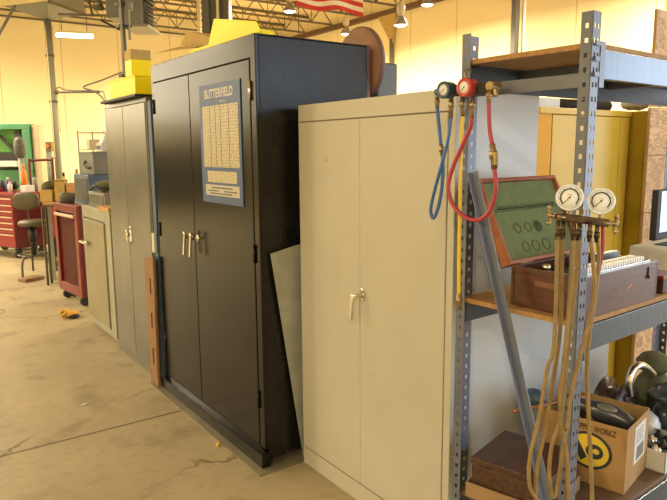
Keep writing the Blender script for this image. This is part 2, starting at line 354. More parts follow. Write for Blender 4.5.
for x, y in ((0.0, 16.26), (.2, 12.0), (-4.6, 2.2), (-3.2, 7.6), (-2.6, 13.4), (-4.6, 11.0), (9.3, 5.4), (7.4, .6), (-3.4, -2.6)):  # all unseen; the first two added to brighten the far wall
    highbay(x, y, 4.25, 'high bay lamp outside the view over the hall floor')

# ------------------------------------------------------------------ black cabinet on its floor sheet
tag(MB().box(1.385, 1.70, 2.60, 4.18, 0, .006).build('floor_sheet', 'sheet', bevel=.002), 'thin dull metal sheet on the floor sticking out from under the black cabinet', 'metal sheet')
t = thing('storage_cabinet', (1.46, 2.68, .006), 'tall glossy black double-door storage cabinet with a blue-headed chart on its door', 'cabinet')
X0, X1, Y0, Y1, HB = 1.458, 2.12, 2.668, 4.045, 2.135
MB().box(X0+.02, X1, Y0+.003, Y1, .05, HB-.006).build('body', 'blackside', t, .004)
MB().box(X0, X0+.02, Y0, Y0+.05, .08, HB-.10).box(X0, X0+.02, Y1-.04, Y1, .08, HB-.10).box(X0, X0+.02, Y0, Y1, HB-.105, HB).box(X0, X0+.02, Y0, Y1, .06, .10).build('front_frame', 'black', t, .003)
MB().box(X0, X1, Y0, Y1, HB-.006, HB).build('top_panel', 'black', t, .002)
MB().box(X0-.028, X0+.02, Y0-.017, Y1+.02, .006, .075).build('base_skirt', 'black', t, .004)
YS = 3.44
for (a, b, hy) in ((Y0+.053, YS-.003, YS-.045), (YS+.003, Y1-.043, YS+.045)):
    d = MB().box(X0-.004, X0+.018, a, b, .105, HB-.11).build('door', 'black', t, .004)
    MB().lathe((X0-.004, hy, 1.105), (-1, 0, 0), [(0, 0), (.020, 0), (.022, .004), (.016, .010), (.009, .014), (.008, .045), (.011, .05), (0, .052)]).bar((X0-.05, hy, 1.13), (X0-.058, hy+.004, 1.0), .018, .010, (1, 0, 0)).ell((X0-.05, hy, 1.125), (.010, .012, .016)).build('door_handle', 'chrome', d, .002)
for zz in (.35, 1.10, 1.88):
    MB().cyl((X0-.006, Y0+.051, zz-.045), (X0-.006, Y0+.051, zz+.045), .007).build('hinge', 'chrome' if zz > 1.5 else 'black', t)
    MB().cyl((X0-.006, Y1-.041, zz-.045), (X0-.006, Y1-.041, zz+.045), .007).build('hinge', 'black', t)
# chart poster on the near door
p = thing('wall_chart', (X0-.006, 3.05, 1.62), 'blue and cream drill chart poster headed BUTTERFIELD on the black cabinet door', 'poster')
MB().box(X0-.009, X0-.0045, 2.812, 3.29, 1.325, 1.945).build('backing', 'pblue', p)
pr = MB().box(X0-.0105, X0-.0092, 2.835, 3.255, 1.515, 1.835).build('number_table', 'print', p)
mb = MB()
for yy in (2.94, 3.035, 3.095, 3.16): mb.box(X0-.0112, X0-.0106, yy-.0015, yy+.0015, 1.515, 1.835)
for i in range(20): mb.box(X0-.0110, X0-.0106, 2.835, 3.255, 1.52+i*.016, 1.5208+i*.016)
mb.build('table_rule', 'ink', pr)
MB().box(X0-.0105, X0-.0092, 2.87, 3.215, 1.435, 1.495).build('small_table', 'print', p)
MB().box(X0-.0105, X0-.0092, 2.845, 3.245, 1.365, 1.422).build('footer_panel', 'cream', p)
mb = MB()
for i, (a, b, zz) in enumerate(((2.92, 3.17, 1.407), (3.08, 3.22, 1.390), (2.87, 3.02, 1.390), (2.93, 3.19, 1.376))):
    y = a
    while y < b: wd = .008+random.random()*.018; mb.box(X0-.0112, X0-.0106, y, min(y+wd, b), zz-.004+(i > 0)*.001, zz+.004); y += wd+.006
mb.build('printed_line', 'ink', p)
mb = MB()
for i in range(3): mb.box(X0-.0098, X0-.0091, 2.835, 3.26, 1.333+i*.009, 1.3365+i*.009)
mb.build('footer_rule', 'bluebd', p)
text_part('BUTTERFIELD', 'heading_lettering', 'cream', p, frame((X0-.0095, 3.055, 1.893), (0, -1, 0), (0, 0, 1), (-1, 0, 0)), .062, sx=.9)
text_part('TAP DRILL', 'subheading_lettering', 'cream', p, frame((X0-.0095, 3.0, 1.850), (0, -1, 0), (0, 0, 1), (-1, 0, 0)), .018)

# ------------------------------------------------------------------ galvanised sheet between the cabinets
tag(MB().prism([(1.503, 2.645, 1.105), (1.66, 2.645, 1.135), (1.90, 2.645, 1.16), (1.90, 2.645, 0), (1.672, 2.645, 0)], (0, .003, 0)).build('metal_sheet', 'galv'), 'dull galvanised metal sheet leaning in the gap between black and cream cabinets', 'metal sheet')

# ------------------------------------------------------------------ cream cabinet
t = thing('storage_cabinet', (1.645, 1.575, 0), 'tall cream double-door metal cabinet with one chrome lever handle', 'cabinet')
X0, X1, Y0, Y1, HW = 1.645, 2.10, 1.575, 2.600, 1.810
MB().box(X0+.02, X1, Y0, Y1, 0.0, HW-.004).build('body', 'creamside', t, .004)
MB().box(X0, X0+.02, Y0, Y0+.035, .09, HW-.075).box(X0, X0+.02, Y1-.012, Y1, .09, HW-.075).box(X0, X0+.02, Y0, Y1, HW-.078, HW).box(X0, X0+.02, Y0, Y1, 0, .095).build('front_frame', 'cream', t, .003)
MB().box(X0, X1, Y0, Y1, HW-.004, HW).build('top_panel', 'cream', t, .002)
MB().box(X0-.0006, X0+.01, Y0+.036, Y1-.013, HW-.0795, HW-.0755).build('shadow_gap', 'creamseam', t)
MB().box(X0-.0006, X0+.01, Y0+.30, Y1-.013, .092, .097).build('shadow_gap', 'creamseam', t)
for (a, b) in ((Y0+.037, 2.1182), (2.1192, Y1-.014)):
    MB().box(X0-.003, X0+.018, a, b, .098, HW-.081).build('door', 'cream', t, .003)
hh = MB().lathe((X0-.003, 2.098, .985), (-1, 0, 0), [(0, 0), (.015, 0), (.018, .004), (.012, .010), (.009, .018), (.008, .04), (0, .045)]).box(X0-.008, X0-.002, 2.088, 2.108, .955, 1.012)
hh.bar((X0-.036, 2.098, .985), (X0-.044, 2.118, .965), .018, .016).bar((X0-.044, 2.116, .985), (X0-.050, 2.124, .875), .018, .012, (1, 0, 0)).build('door_handle', 'chrome', t, .003)
mb = MB()
for yy, zz, r in ((2.02, .64, .004), (1.92, .605, .003), (1.92, .585, .0025), (2.36, 1.555, .005), (2.35, 1.52, .003), (2.40, 1.35, .003), (2.45, .37, .003), (2.42, .345, .004)): mb.ell((X0-.003, yy, zz), (.0006, r, r*1.1), 8, 6)
mb.build('paint_chip', 'brown', t)

# ------------------------------------------------------------------ low white cabinet behind the lower shelf
t = thing('storage_cabinet', (2.13, 1.60, 0), 'low plain white cabinet standing behind the lower shelf, right of the cream cabinet', 'cabinet')
MB().box(2.13, 2.742, 1.605, 2.05, .0, 1.08).build('body', 'creamside', t, .006)
MB().box(2.125, 2.747, 1.59, 2.06, 1.08, 1.105).build('lid', 'creamside', t, .006)
# ------------------------------------------------------------------ yellow cabinets
t = thing('safety_cabinet', (2.77, 2.08, 0), 'bright yellow two-door metal cabinet with an amber strip on its left edge', 'cabinet')
MB().box(2.77, 3.625, 2.10, 2.55, 0, 1.80).build('body', 'yelcab', t, .004)
MB().box(2.77, 2.882, 2.08, 2.10, .06, 1.80).build('side_strip', 'orgcab', t, .003)
for a, b in ((2.886, 3.524), (3.529, 3.622)):
    MB().box(a, b, 2.078, 2.10, .06, 1.775).build('door', 'yelcab', t, .003)
MB().box(2.77, 3.625, 2.07, 2.10, 1.778, 1.81).build('top_rail', 'yelcab', t, .002)
t = thing('storage_cabinet', (3.632, 1.975, 0), 'dark olive-yellow metal cabinet side beside the strand board sheet', 'cabinet')
MB().box(3.632, 4.55, 1.985, 2.55, 0, 1.81).build('body', 'olive', t, .005)
MB().box(3.632, 4.55, 1.972, 1.985, .08, 1.79).build('door', 'olive', t, .003)
t = thing('strand_board', (3.64, 1.94, 0), 'tall rough brown strand board sheet behind the right end of the shelves', 'board')
for z0, z1 in ((0, .62), (.624, 1.22), (1.224, 1.553), (1.557, 1.826), (1.83, 2.36)):
    MB().box(3.60, 4.82, 1.945, 1.963, z0, z1).build('panel', 'osb', t, .002)
# things on top of the yellow cabinet
CT = 'things lying on top of the yellow cabinet'
tag(MB().box(2.80, 3.03, 2.14, 2.35, 1.81, 1.865).build('carton', 'paper', bevel=.004), 'flat white carton on the left end of the yellow cabinet top', 'box')
tag(MB().cyl((3.10, 2.18, 1.84), (3.50, 2.15, 1.84), .03).build('cloth_roll', 'dark'), 'dark roll lying on the yellow cabinet top in the middle', 'roll')
tag(MB().box(3.08, 3.40, 2.25, 2.42, 1.81, 1.88).build('tray', 'walnut', bevel=.004), 'low dark tray behind the roll on the yellow cabinet', 'tray')
tag(MB().ell((3.74, 2.12, 1.862), (.10, .07, .04), lump=.15).build('plastic_bag', 'clear'), 'crumpled clear plastic bag on the corner of the olive cabinet', 'bag')

# ------------------------------------------------------------------ brown disc machine behind the cabinets
t = thing('disc_machine', (2.25, 2.83, 0), 'large brown disc on a grey housing rising behind the black cabinet', 'machine')
MB().box(2.20, 2.34, 2.68, 3.02, 0, 2.06).build('housing', 'graydk', t, .01)
MB().lathe((2.20, 2.81, 2.055), (-1, 0, 0), [(0, 0), (.18, 0), (.196, .008), (.196, .03), (.188, .035), (0, .037)], n=48).build('disc', 'brown', t)
MB().lathe((2.185, 2.81, 2.055), (-1, 0, 0), [(.192, -.012), (.200, -.008), (.200, .014), (.192, .018)], n=48).build('rim', 'purple', t)
MB().bar((2.14, 2.69, 2.14), (2.14, 2.69, 1.82), .012, .02).build('guard_strip', 'purple', t)
MB().cyl((2.2, 2.81, 2.055), (2.145, 2.81, 2.055), .012).build('hub', 'brown', t)

# ------------------------------------------------------------------ grey cabinet
t = thing('storage_cabinet', (1.458, 4.17, 0), 'grey steel double-door cabinet with yellow bins on top', 'cabinet')
X0, X1, Y0, Y1, HG = 1.458, 1.98, 4.165, 5.11, 1.955
MB().box(X0+.02, X1, Y0, Y1, .0, HG).build('body', 'graydk', t, .004)
MB().box(X0, X0+.02, Y0, Y1, 0, .07).box(X0, X0+.02, Y0, Y1, HG-.03, HG).box(X0, X0+.02, Y0, Y0+.015, .07, HG-.03).box(X0, X0+.02, Y1-.02, Y1, .07, HG-.03).build('front_frame', 'gray', t, .003)
for a, b in ((Y0+.017, 4.645), (4.651, Y1-.022)):
    MB().box(X0-.006, X0+.018, a, b, .073, HG-.033).build('door', 'gray', t, .004)
MB().box(X0-.010, X0-.005, 4.59, 4.635, .95, 1.06).tube([(X0-.008, 4.62, 1.04), (X0-.035, 4.62, 1.03), (X0-.035, 4.60, .95), (X0-.008, 4.60, .94)], .006).cyl((X0-.006, 4.665, 1.0), (X0-.02, 4.665, 1.0), .018).build('door_handle', 'chrome', t)
tag(MB().box(1.462, 1.96, 4.095, 4.155, 0, 1.93).build('board', 'bluebd', bevel=.003), 'dark blue board standing in the slot between grey and black cabinets', 'board')
tag(MB().box(1.440, 1.460, 4.10, 4.14, .93, 1.06).build('plastic_strip', 'paper', bevel=.002), 'small white strip hanging in the slot above the slotted wooden plank', 'strip')
pk = thing('slotted_plank', (1.44, 4.2, .006), 'reddish tan wooden plank with three dark slots leaning between grey and black cabinets', 'plank')
MB().hexa([(1.405, 4.07, .008), (1.425, 4.07, .008), (1.425, 4.21, .008), (1.405, 4.21, .008), (1.415, 4.07, .905), (1.435, 4.07, .905), (1.435, 4.25, .885), (1.415, 4.25, .885)]).build('plank', 'strip', pk, .003)
for zz in (.21, .46, .70):
    xx = 1.405+zz/.9*.010
    MB().box(xx-.002, xx+.004, 4.125, 4.145, zz-.055, zz+.055).build('slot', 'seam', pk)
# yellow bins on the grey cabinet
tag(MB().box(1.40, 1.95, 4.20, 5.0, 1.957, 1.975).build('tray', 'dark', bevel=.003), 'thin dark tray overhanging the grey cabinet top under the yellow bins', 'tray')
def open_bin(name, x0, x1, y0, y1, z0, z1, m, label, flaps=None):
    t = thing(name, (x0, y0, z0), label, 'box')
    w = .006
    MB().box(x0, x1, y0, y1, z0, z0+w).box(x0, x0+w, y0, y1, z0+w, z1).box(x1-w, x1, y0, y1, z0+w, z1).box(x0+w, x1-w, y0, y0+w, z0+w, z1).box(x0+w, x1-w, y1-w, y1, z0+w, z1).build('body', m, t, .002)
    return t
t = open_bin('storage_bin', 1.48, 1.80, 4.42, 5.00, 1.975, 2.12, 'yellow', 'wide bright yellow bin, lower of two on the grey cabinet')
MB().box(1.476, 1.804, 4.416, 5.004, 2.112, 2.122).build('rim', 'yellow', t, .002)
t = open_bin('storage_bin', 1.495, 1.635, 4.52, 4.66, 2.123, 2.25, 'yellow', 'smaller yellow box with a tan top band, upper of two on the grey cabinet')
MB().box(1.494, 1.636, 4.519, 4.661, 2.235, 2.305).build('collar', 'kraft', t, .002)
# open yellow carton on the black cabinet
t = open_bin('open_carton', 1.515, 1.62, 2.76, 3.56, 2.136, 2.172, 'yellow', 'open bright yellow carton with spread flaps on top of the black cabinet')
MB().prism([(1.505, 3.29, 2.14), (1.50, 3.18, 2.285), (1.50, 2.95, 2.242), (1.50, 2.73, 2.200), (1.50, 2.69, 2.15), (1.505, 2.70, 2.14)], (.006, 0, 0)).build('raised_flap', 'yellow', t)
MB().prism([(1.46, 3.95, 2.20), (1.60, 3.92, 2.245), (1.60, 3.28, 2.175), (1.53, 3.32, 2.175)], (0, 0, .004)).build('flap', 'kraft', t)
MB().prism([(1.605, 3.90, 2.255), (1.59, 3.76, 2.32), (1.56, 3.26, 2.22), (1.60, 3.22, 2.18), (1.61, 3.56, 2.19)], (.004, 0, 0)).build('flap', 'kraft', t)
# ------------------------------------------------------------------ tan cabinet with ajar door
t = thing('low_cabinet', (1.47, 5.2, 0), 'waist-high tan metal cabinet with pale frame and chrome latch beyond the grey cabinet', 'cabinet')
X0, X1, Y0, Y1, HT = 1.47, 1.95, 5.20, 6.06, 1.12
MB().box(X0+.02, X1, Y0, Y1, .05, HT).box(X0+.04, X1, Y0+.02, Y1-.02, 0, .05).build('body', 'tanfr', t, .004)
MB().box(X0, X0+.02, Y0, Y0+.14, .05, HT).box(X0, X0+.02, Y1-.04, Y1, .05, HT).box(X0, X0+.02, Y0+.14, Y1-.04, HT-.10, HT).box(X0, X0+.02, Y0+.14, Y1-.04, .05, .10).build('front_frame', 'tanfr', t, .004)
d = MB().hexa([(X0-.012, Y0+.15, .11), (X0+.006, Y0+.15, .11), (X0+.006, Y1-.05, .11), (X0-.012, Y1-.05, .11), (X0-.012, Y0+.15, HT-.11), (X0+.006, Y0+.15, HT-.11), (X0+.006, Y1-.05, HT-.11), (X0-.012, Y1-.05, HT-.11)]).build('door', 'tan', t, .006)
MB().cyl((X0-.012, 5.96, .80), (X0-.05, 5.96, .80), .012).bar((X0-.05, 6.0, .80), (X0-.05, 5.82, .80), .02, .02).cyl((X0-.02, 5.82, .80), (X0-.055, 5.82, .80), .022).build('latch', 'chrome', d)
MB().box(X0+.001, X0+.006, Y1-.047, Y1-.042, .11, HT-.11).build('shadow_gap', 'seam', t)
tag(MB().box(1.46, 1.97, 5.18, 5.50, HT+.001, HT+.032).build('wood_board', 'wood', bevel=.003), 'short orange wooden board lying on the near end of the tan cabinet', 'board')

# ------------------------------------------------------------------ things above the tan cabinet
t = thing('drawer_box', (1.55, 5.6, HT), 'low grey metal box on the tan cabinet under a heap of cloth', 'box')
MB().box(1.53, 1.93, 5.52, 6.03, HT+.002, HT+.13).build('body', 'graym', t, .005)
MB().box(1.524, 1.53, 5.55, 6.0, HT+.02, HT+.115).build('drawer_front', 'gray', t, .003)
tag(MB().ell((1.66, 5.82, HT+.185), (.12, .15, .045), lump=.12).ell((1.72, 5.72, HT+.178), (.09, .09, .04), lump=.1).build('rag_heap', 'olivep'), 'heap of dark olive rags on the low grey box', 'cloth')
tag(MB().ell((1.74, 5.575, HT+.155), (.05, .055, .028), lump=.1).build('red_rag', 'reddk'), 'small dark red rag at the near end of the heap', 'cloth')
t = thing('workbench', (1.75, 7.0, 0), 'dark grey workbench behind the tan cabinet carrying a grey chest', 'workbench')
MB().box(1.80, 2.55, 6.90, 8.05, .98, 1.03).build('bench_top', 'graym', t, .004)
for x, y in ((1.84, 6.95), (2.50, 6.95), (1.84, 7.99), (2.50, 7.99)): MB().box(x-.03, x+.03, y-.03, y+.03, 0, .98).build('leg', 'graydk', t)
t = thing('tool_chest', (1.9, 7.3, 1.03), 'dark blue-grey lower chest on the workbench, under the grey chest', 'chest')
MB().box(1.81, 2.50, 7.10, 7.72, 1.032, 1.355).build('body', 'bluebd', t, .006)
MB().box(1.804, 1.81, 7.14, 7.68, 1.07, 1.32).build('front_panel', 'graydk', t, .003)
t = thing('tool_chest', (1.95, 7.6, 1.36), 'mid-grey metal chest with black bail handle on the workbench', 'chest')
MB().box(1.88, 2.46, 7.12, 7.70, 1.358, 1.60).build('body', 'duct', t, .006)
MB().box(1.87, 2.47, 7.11, 7.71, 1.585, 1.605).build('lid', 'duct', t, .003)
MB().tube([(1.875, 7.42, 1.50), (1.85, 7.38, 1.46), (1.85, 7.28, 1.43), (1.875, 7.22, 1.43)], .012).build('handle', 'dark', t)
t = thing('instrument', (2.1, 7.3, 1.605), 'small white and pale blue instrument box on the grey chest', 'box')
MB().box(2.0, 2.25, 7.20, 7.42, 1.607, 1.70).build('body', 'wpl', t, .006)
MB().hexa([(2.02, 7.24, 1.70), (2.2, 7.24, 1.70), (2.2, 7.4, 1.70), (2.02, 7.4, 1.70), (2.07, 7.28, 1.80), (2.13, 7.28, 1.80), (2.13, 7.34, 1.80), (2.07, 7.34, 1.80)]).build('hood', 'paper', t, .003)
MB().box(1.995, 2.0, 7.24, 7.39, 1.63, 1.67).build('display', 'bluebd', t)
t = thing('wire_rack', (2.35, 9.5, 0), 'yellowish two-tier wire rack beyond the grey chest', 'rack')
for x, y in ((2.34, 9.58), (2.64, 9.34), (2.60, 9.80), (2.90, 9.56)): MB().cyl((x, y, 0), (x, y, 1.90), .012).build('post', 'tanfr', t)
for zz in (.6, 1.2, 1.64, 1.88): MB().hexa([(2.34, 9.58, zz-.012), (2.64, 9.34, zz-.012), (2.90, 9.56, zz-.012), (2.60, 9.80, zz-.012), (2.34, 9.58, zz), (2.64, 9.34, zz), (2.90, 9.56, zz), (2.60, 9.80, zz)]).build('shelf', 'tanfr', t)
tag(MB().box(2.46, 2.70, 9.46, 9.62, 1.642, 1.78).build('carton', 'beige', bevel=.004), 'small beige box on the upper tier of the wire rack', 'box')
t = thing('warning_sign', (2.62, 8.86, 0), 'narrow orange-red sign strip standing above the white instrument', 'sign')
MB().box(2.56, 2.68, 8.84, 8.85, 1.55, 1.96).build('panel', 'orange', t, .002)
MB().cyl((2.62, 8.86, 0), (2.62, 8.86, 1.9), .012).build('post', 'coldk', t)
MB().cyl((2.64, 8.845, 1.90), (2.64, 8.835, 1.90), .02).build('dark_dot', 'ink', t)

# ------------------------------------------------------------------ red cabinet cart
T = rotz((1.55, 7.1, 0), math.radians(6))
t = thing('tool_cart', (1.6, 7.1, 0), 'narrow red steel cart with recessed front and pale handle bar beside the tan cabinet', 'cart')
MB(T).box(1.56, 1.70, 6.72, 7.40, .10, 1.06).build('body', 'reddk', t, .006)
MB(T).box(1.535, 1.56, 6.72, 6.80, .10, 1.06).box(1.535, 1.56, 7.34, 7.40, .10, 1.06).box(1.535, 1.56, 6.80, 7.34, .10, .20).box(1.535, 1.56, 6.80, 7.34, .98, 1.06).build('front_frame', 'red', t, .005)
MB(T).box(1.56, 1.565, 6.80, 7.34, .20, .98).build('recess_panel', 'red', t)
MB(T).bar((1.53, 6.78, .945), (1.53, 7.36, .945), .03, .03).build('handle_bar', 'handle', t, .004)
for x, y in ((1.59, 6.80), (1.59, 7.32), (1.66, 6.80), (1.66, 7.32)):
    MB(T).cyl((x, y-.02, .05), (x, y+.02, .05), .048).box(x-.02, x+.02, y-.03, y+.03, .085, .10).build('caster', 'dark', t)
t = thing('pot', (1.68, 7.3, 1.06), 'squat dark pot on top of the red cart', 'pot')
MB().lathe((1.62, 7.26, 1.062), (0, 0, 1), [(0, 0), (.075, 0), (.08, .06), (.08, .10), (.072, .10), (.07, .02), (0, .02)]).build('pot_body', 'coldk', t)
MB().ell((1.62, 7.26, 1.155), (.06, .06, .014), lump=.2).build('contents', 'olivep', t)
# gloves on floor, yellow fitting, debris
t = thing('work_glove', (1.39, 6.42, 0), 'yellow tan work glove lying on the floor in front of the red cart', 'glove')
MB().ell((1.39, 6.42, .035), (.07, .085, .032), lump=.15).build('palm', 'glove', t)
for k, (dx, dy) in enumerate(((-.06, .055), (-.035, .085), (0, .10), (.035, .09))):
    MB().tube([(1.39+dx*.4, 6.42+dy*.5, .05), (1.39+dx, 6.42+dy, .065-.01*k), (1.39+dx*1.3, 6.42+dy*1.35, .03)], .015).build('finger', 'glove', t)
MB().tube([(1.35, 6.39, .05), (1.315, 6.38, .045), (1.305, 6.41, .02)], .015).build('thumb', 'glove', t)
MB().ell((1.40, 6.35, .022), (.055, .03, .022)).build('cuff', 'dark', t)
t = thing('ear_plug', (1.365, 3.03, 0), 'tiny yellow foam plug on the floor near the black cabinet', 'ear plug')
MB().cyl((1.355, 3.03, .009), (1.378, 3.035, .009), .009, .007).build('foam_plug', 'yelh', t)
tag(MB().ell((.92, 4.07, .003), (.022, .012, .003), lump=.2).build('paper_scrap', 'paper'), 'small pale scrap on the floor left of the tan plank', 'scrap')

# ------------------------------------------------------------------ red tool chest, far left
T = rotz((1.36, 10.55, 0), math.radians(0))
ax = Vector((math.sin(math.radians(-24)), math.cos(math.radians(-24)), 0)); ay = Vector((ax.y, -ax.x, 0))   # front runs along ax
def chest_frame(o): return frame(o, ax, ay, (0, 0, 1))
T = chest_frame((1.58, 10.50, 0))
t = thing('tool_chest', (1.58, 10.5, 0), 'wide crimson rolling tool chest with pale drawer pulls at the left edge', 'chest')
MB(T).box(0, 1.15, 0, .52, .16, .96).build('body', 'reddk', t, .006)
MB(T).box(0, 1.17, -.006, .53, .96, 1.00).build('top_tray', 'redchest', t, .005)
z = .17
for hgt in (.21, .09, .09, .09, .09, .09, .10):
    d = MB(T).box(.02, 1.13, -.015, 0, z+.004, z+hgt-.006).build('drawer', 'redchest', t, .003)
    MB(T).box(.04, 1.11, -.032, -.015, z+hgt-.03, z+hgt-.012).build('drawer_pull', 'handle', d, .002)
    z += hgt
for a, b in ((.08, .06), (1.07, .06), (.08, .46), (1.07, .46)): MB(T).cyl((a-.025, b, .065), (a+.025, b, .065), .06).box(a-.03, a+.03, b-.03, b+.03, .12, .16).build('caster', 'dark', t)
# second red cabinet behind the stool
T2 = chest_frame((2.17, 10.00, 0))
t = thing('tool_chest', (2.1, 10.1, 0), 'dark red chest behind the round-backed stool', 'chest')
MB(T2).box(0, .46, .02, .50, .30, .98).build('body', 'reddk', t, .006)
MB(T2).box(.03, .43, 0, .02, .34, .60).box(.03, .43, 0, .02, .62, .93).build('drawer', 'redchest', t, .003)
for a, b in ((.06, .08), (.40, .08), (.06, .44), (.40, .44)): MB(T2).box(a-.03, a+.03, b-.03, b+.03, 0, .30).build('leg', 'dark', t)
# stool
sx, sy = 1.51, 8.97
t = thing('shop_stool', (sx, sy, 0), 'drafting stool with olive vinyl seat and rounded backrest before the red chests', 'stool')
MB().lathe((sx+.06, sy-.03, .66), (0, 0, 1), [(0, 0), (.17, 0), (.20, .02), (.205, .045), (.17, .07), (0, .08)]).build('seat', 'vinyl', t)
q = Vector((R0.x, R0.y, 0)); bq = frame((sx, sy+.15, .98), q, (0, 0, 1), (fh.x, fh.y, 0)).to_3x3()
MB().ell((sx+.01, sy+.15, .97), (.17, .115, .045), rot=bq, sq=.6, n=24, m=14).build('backrest', 'vinyl', t)
MB().bar((sx+.03, sy+.15, .70), (sx+.02, sy+.18, .95), .03, .008, (1, 0, 0)).build('back_bar', 'tube', t)
MB().cyl((sx+.03, sy, .25), (sx+.03, sy, .66), .035).cyl((sx+.03, sy, .45), (sx+.03, sy, .62), .05).build('column', 'dark', t)
for a in (-2.3, -1.1, .3, 1.5):
    c, s_ = math.cos(a), math.sin(a)
    MB().tube([(sx+.03, sy, .26), (sx+.03+c*.14, sy+s_*.14, .27), (sx+.03+c*.24, sy+s_*.24, .25), (sx+.03+c*.28, sy+s_*.28, .18), (sx+.03+c*.29, sy+s_*.29, .01)], .014).build('leg', 'tube', t)
MB().tube([(sx+.03+math.cos(i*math.pi/12)*.19, sy+math.sin(i*math.pi/12)*.19, .28) for i in range(25)], .010, sub=1).build('foot_ring', 'tube', t)
# red push cart frame behind
t = thing('push_cart', (1.9, 10.4, 0), 'red tubular push cart frame standing behind the crimson chest', 'cart')
p0 = Vector((1.98, 11.30, 0)); p1 = Vector((2.29, 11.11, 0))
MB().tube([p0+Z*.60, p0+Z*1.44, p0+Z*1.47+(p1-p0)*.06, p1+Z*1.48-(p1-p0)*.06, p1+Z*1.45, p1+Z*.60], .022, sub=4).build('handle_frame', 'reddk', t)
MB().hexa([p0+Z*.55, p1+Z*.55, p1+Vector((.02, .03, .55)), p0+Vector((.02, .03, .55)), p0+Z*.60, p1+Z*.60, p1+Vector((.02, .03, .60)), p0+Vector((.02, .03, .60))]).build('deck', 'reddk', t)
for q in (p0, p1): MB().cyl(q, q+Z*.56, .018).build('leg', 'reddk', t)
# clutter on the chest top (1.0 m)
def at(T, a, b, z): return T @ Vector((a, b, z))
def bottle(c, r, h, m, capm, label, grp=None):
    t = thing('bottle', c, label, 'bottle', grp); c = Vector(c)
    MB().lathe(c, (0, 0, 1), [(0, 0), (r, 0), (r, h*.68), (r*.4, h*.82), (r*.4, h*.86), (0, h*.86)], n=14).build('bottle_body', m, t)
    MB().cyl(c+Z*h*.86, c+Z*h, r*.42, n=10).build('cap', capm, t)
bottle(at(T, .42, .20, 1.0), .045, .22, 'bluep', 'paper', 'dark blue bottle with white cap on the crimson chest')
bottle(at(T, .25, .12, 1.0), .035, .17, 'paper', 'orange', 'white bottle on the crimson chest, right of the dark blue one')
bottle(at(T, .80, .25, 1.0), .045, .15, 'wpl', 'paper', 'pale blue-white bottle at the left edge of the crimson chest')
bottle(at(T, .33, .42, 1.0), .045, .42, 'orange', 'orange', 'tall orange spray bottle at the back of the crimson chest')
tag(MB().ell(at(T, .95, .18, 1.05), (.08, .08, .05), lump=.1).build('tape_roll', 'yelh'), 'yellow lump of tape at the far left of the crimson chest', 'tape')
tag(MB(T).box(.05, .20, .25, .40, 1.0, 1.10).build('carton', 'paper', bevel=.004), 'small white carton on the near corner of the crimson chest', 'box')
tag(MB(T).box(.55, .70, .05, .20, 1.0, 1.06).build('parts_box', 'redchest', bevel=.004), 'small red parts box on the front of the crimson chest', 'box')
tag(MB().ell(at(T, .62, .42, 1.085), (.07, .07, .07), lump=.15).build('cable_coil', 'dark'), 'dark tangle of cable at the back of the crimson chest', 'cable')
# vise / grey motor
t = thing('drill_press', at(T, .80, .70, 0), 'grey drill press with rounded motor head standing behind the crimson chest', 'machine')
c = at(T, .80, .70, 0)
MB().cyl(c, c+Z*1.62, .045).build('column', 'graym', t)
MB().ell(c+Z*1.68, (.095, .095, .18), sq=.8).build('motor_head', 'presshead', t)
MB().cyl(c, c+Z*.04, .15).build('base', 'graym', t)
MB().cyl(c+Z*1.05, c+Z*1.09, .12).build('table', 'graym', t)
# pale bench of boxes between chest and cart
t = thing('work_table', (1.9, 8.8, 0), 'wooden work table crowded with tan boxes behind the red cart', 'table')
MB().hexa([(1.60, 8.50, .93), (2.02, 8.20, .93), (2.55, 9.0, .93), (2.15, 9.3, .93), (1.60, 8.50, .985), (2.02, 8.20, .985), (2.55, 9.0, .985), (2.15, 9.3, .985)]).build('tabletop', 'wood', t, .004)
for x, y in ((1.67, 8.52), (2.0, 8.28), (2.46, 8.98), (2.16, 9.20)): MB().box(x-.025, x+.025, y-.025, y+.025, 0, .93).build('leg', 'tanfr', t)
def rbox(c, ang, dx, dy, z0, z1): return MB(frame(c, (math.cos(ang), math.sin(ang), 0), (-math.sin(ang), math.cos(ang), 0), (0, 0, 1))).box(-dx/2, dx/2, -dy/2, dy/2, z0, z1)
t = thing('brush_box', (1.69, 8.60, .985), 'yellowish box with dark bristles sticking out, left of the tan boxes', 'box')
rbox((1.70, 8.60, 0), -.6, .15, .16, .987, 1.14).build('body', 'kraft', t, .003)
MB().ell((1.70, 8.60, 1.17), (.07, .07, .07), lump=.25).build('bristles', 'olivep', t)
t = thing('upright_carton', (1.82, 8.52, .985), 'tall tan carton standing on the work table', 'box')
rbox((1.83, 8.48, 0), -.5, .12, .15, .987, 1.26).build('body', 'kraft', t, .003)
rbox((1.83, 8.48, 0), -.5, .125, .155, 1.24, 1.262).build('lid', 'card', t, .003)
tag(rbox((1.96, 8.40, 0), -.65, .13, .14, .987, 1.22).build('carton', 'wood', bevel=.003), 'amber carton beside the tall tan carton on the work table', 'box')
bottle((1.90, 8.62, .987), .035, .36, 'yelh', 'dark', 'yellow spray bottle behind the tan cartons')
bottle((2.06, 8.62, .987), .04, .40, 'paper', 'orange', 'white spray bottle behind the amber carton')
tag(MB().ell((2.10, 8.48, 1.025), (.045, .045, .03), lump=.2).ell((2.17, 8.56, 1.03), (.04, .04, .035), lump=.2).build('parts_heap', 'brassdk'), 'heap of small dark parts at the right end of the work table', 'parts')
t = thing('step_frame', (1.62, 8.38, 0), 'low olive folding step frame between stool and red cart', 'step stool')
p0 = Vector((1.53, 8.17, 0)); p1 = Vector((1.655, 8.09, 0))
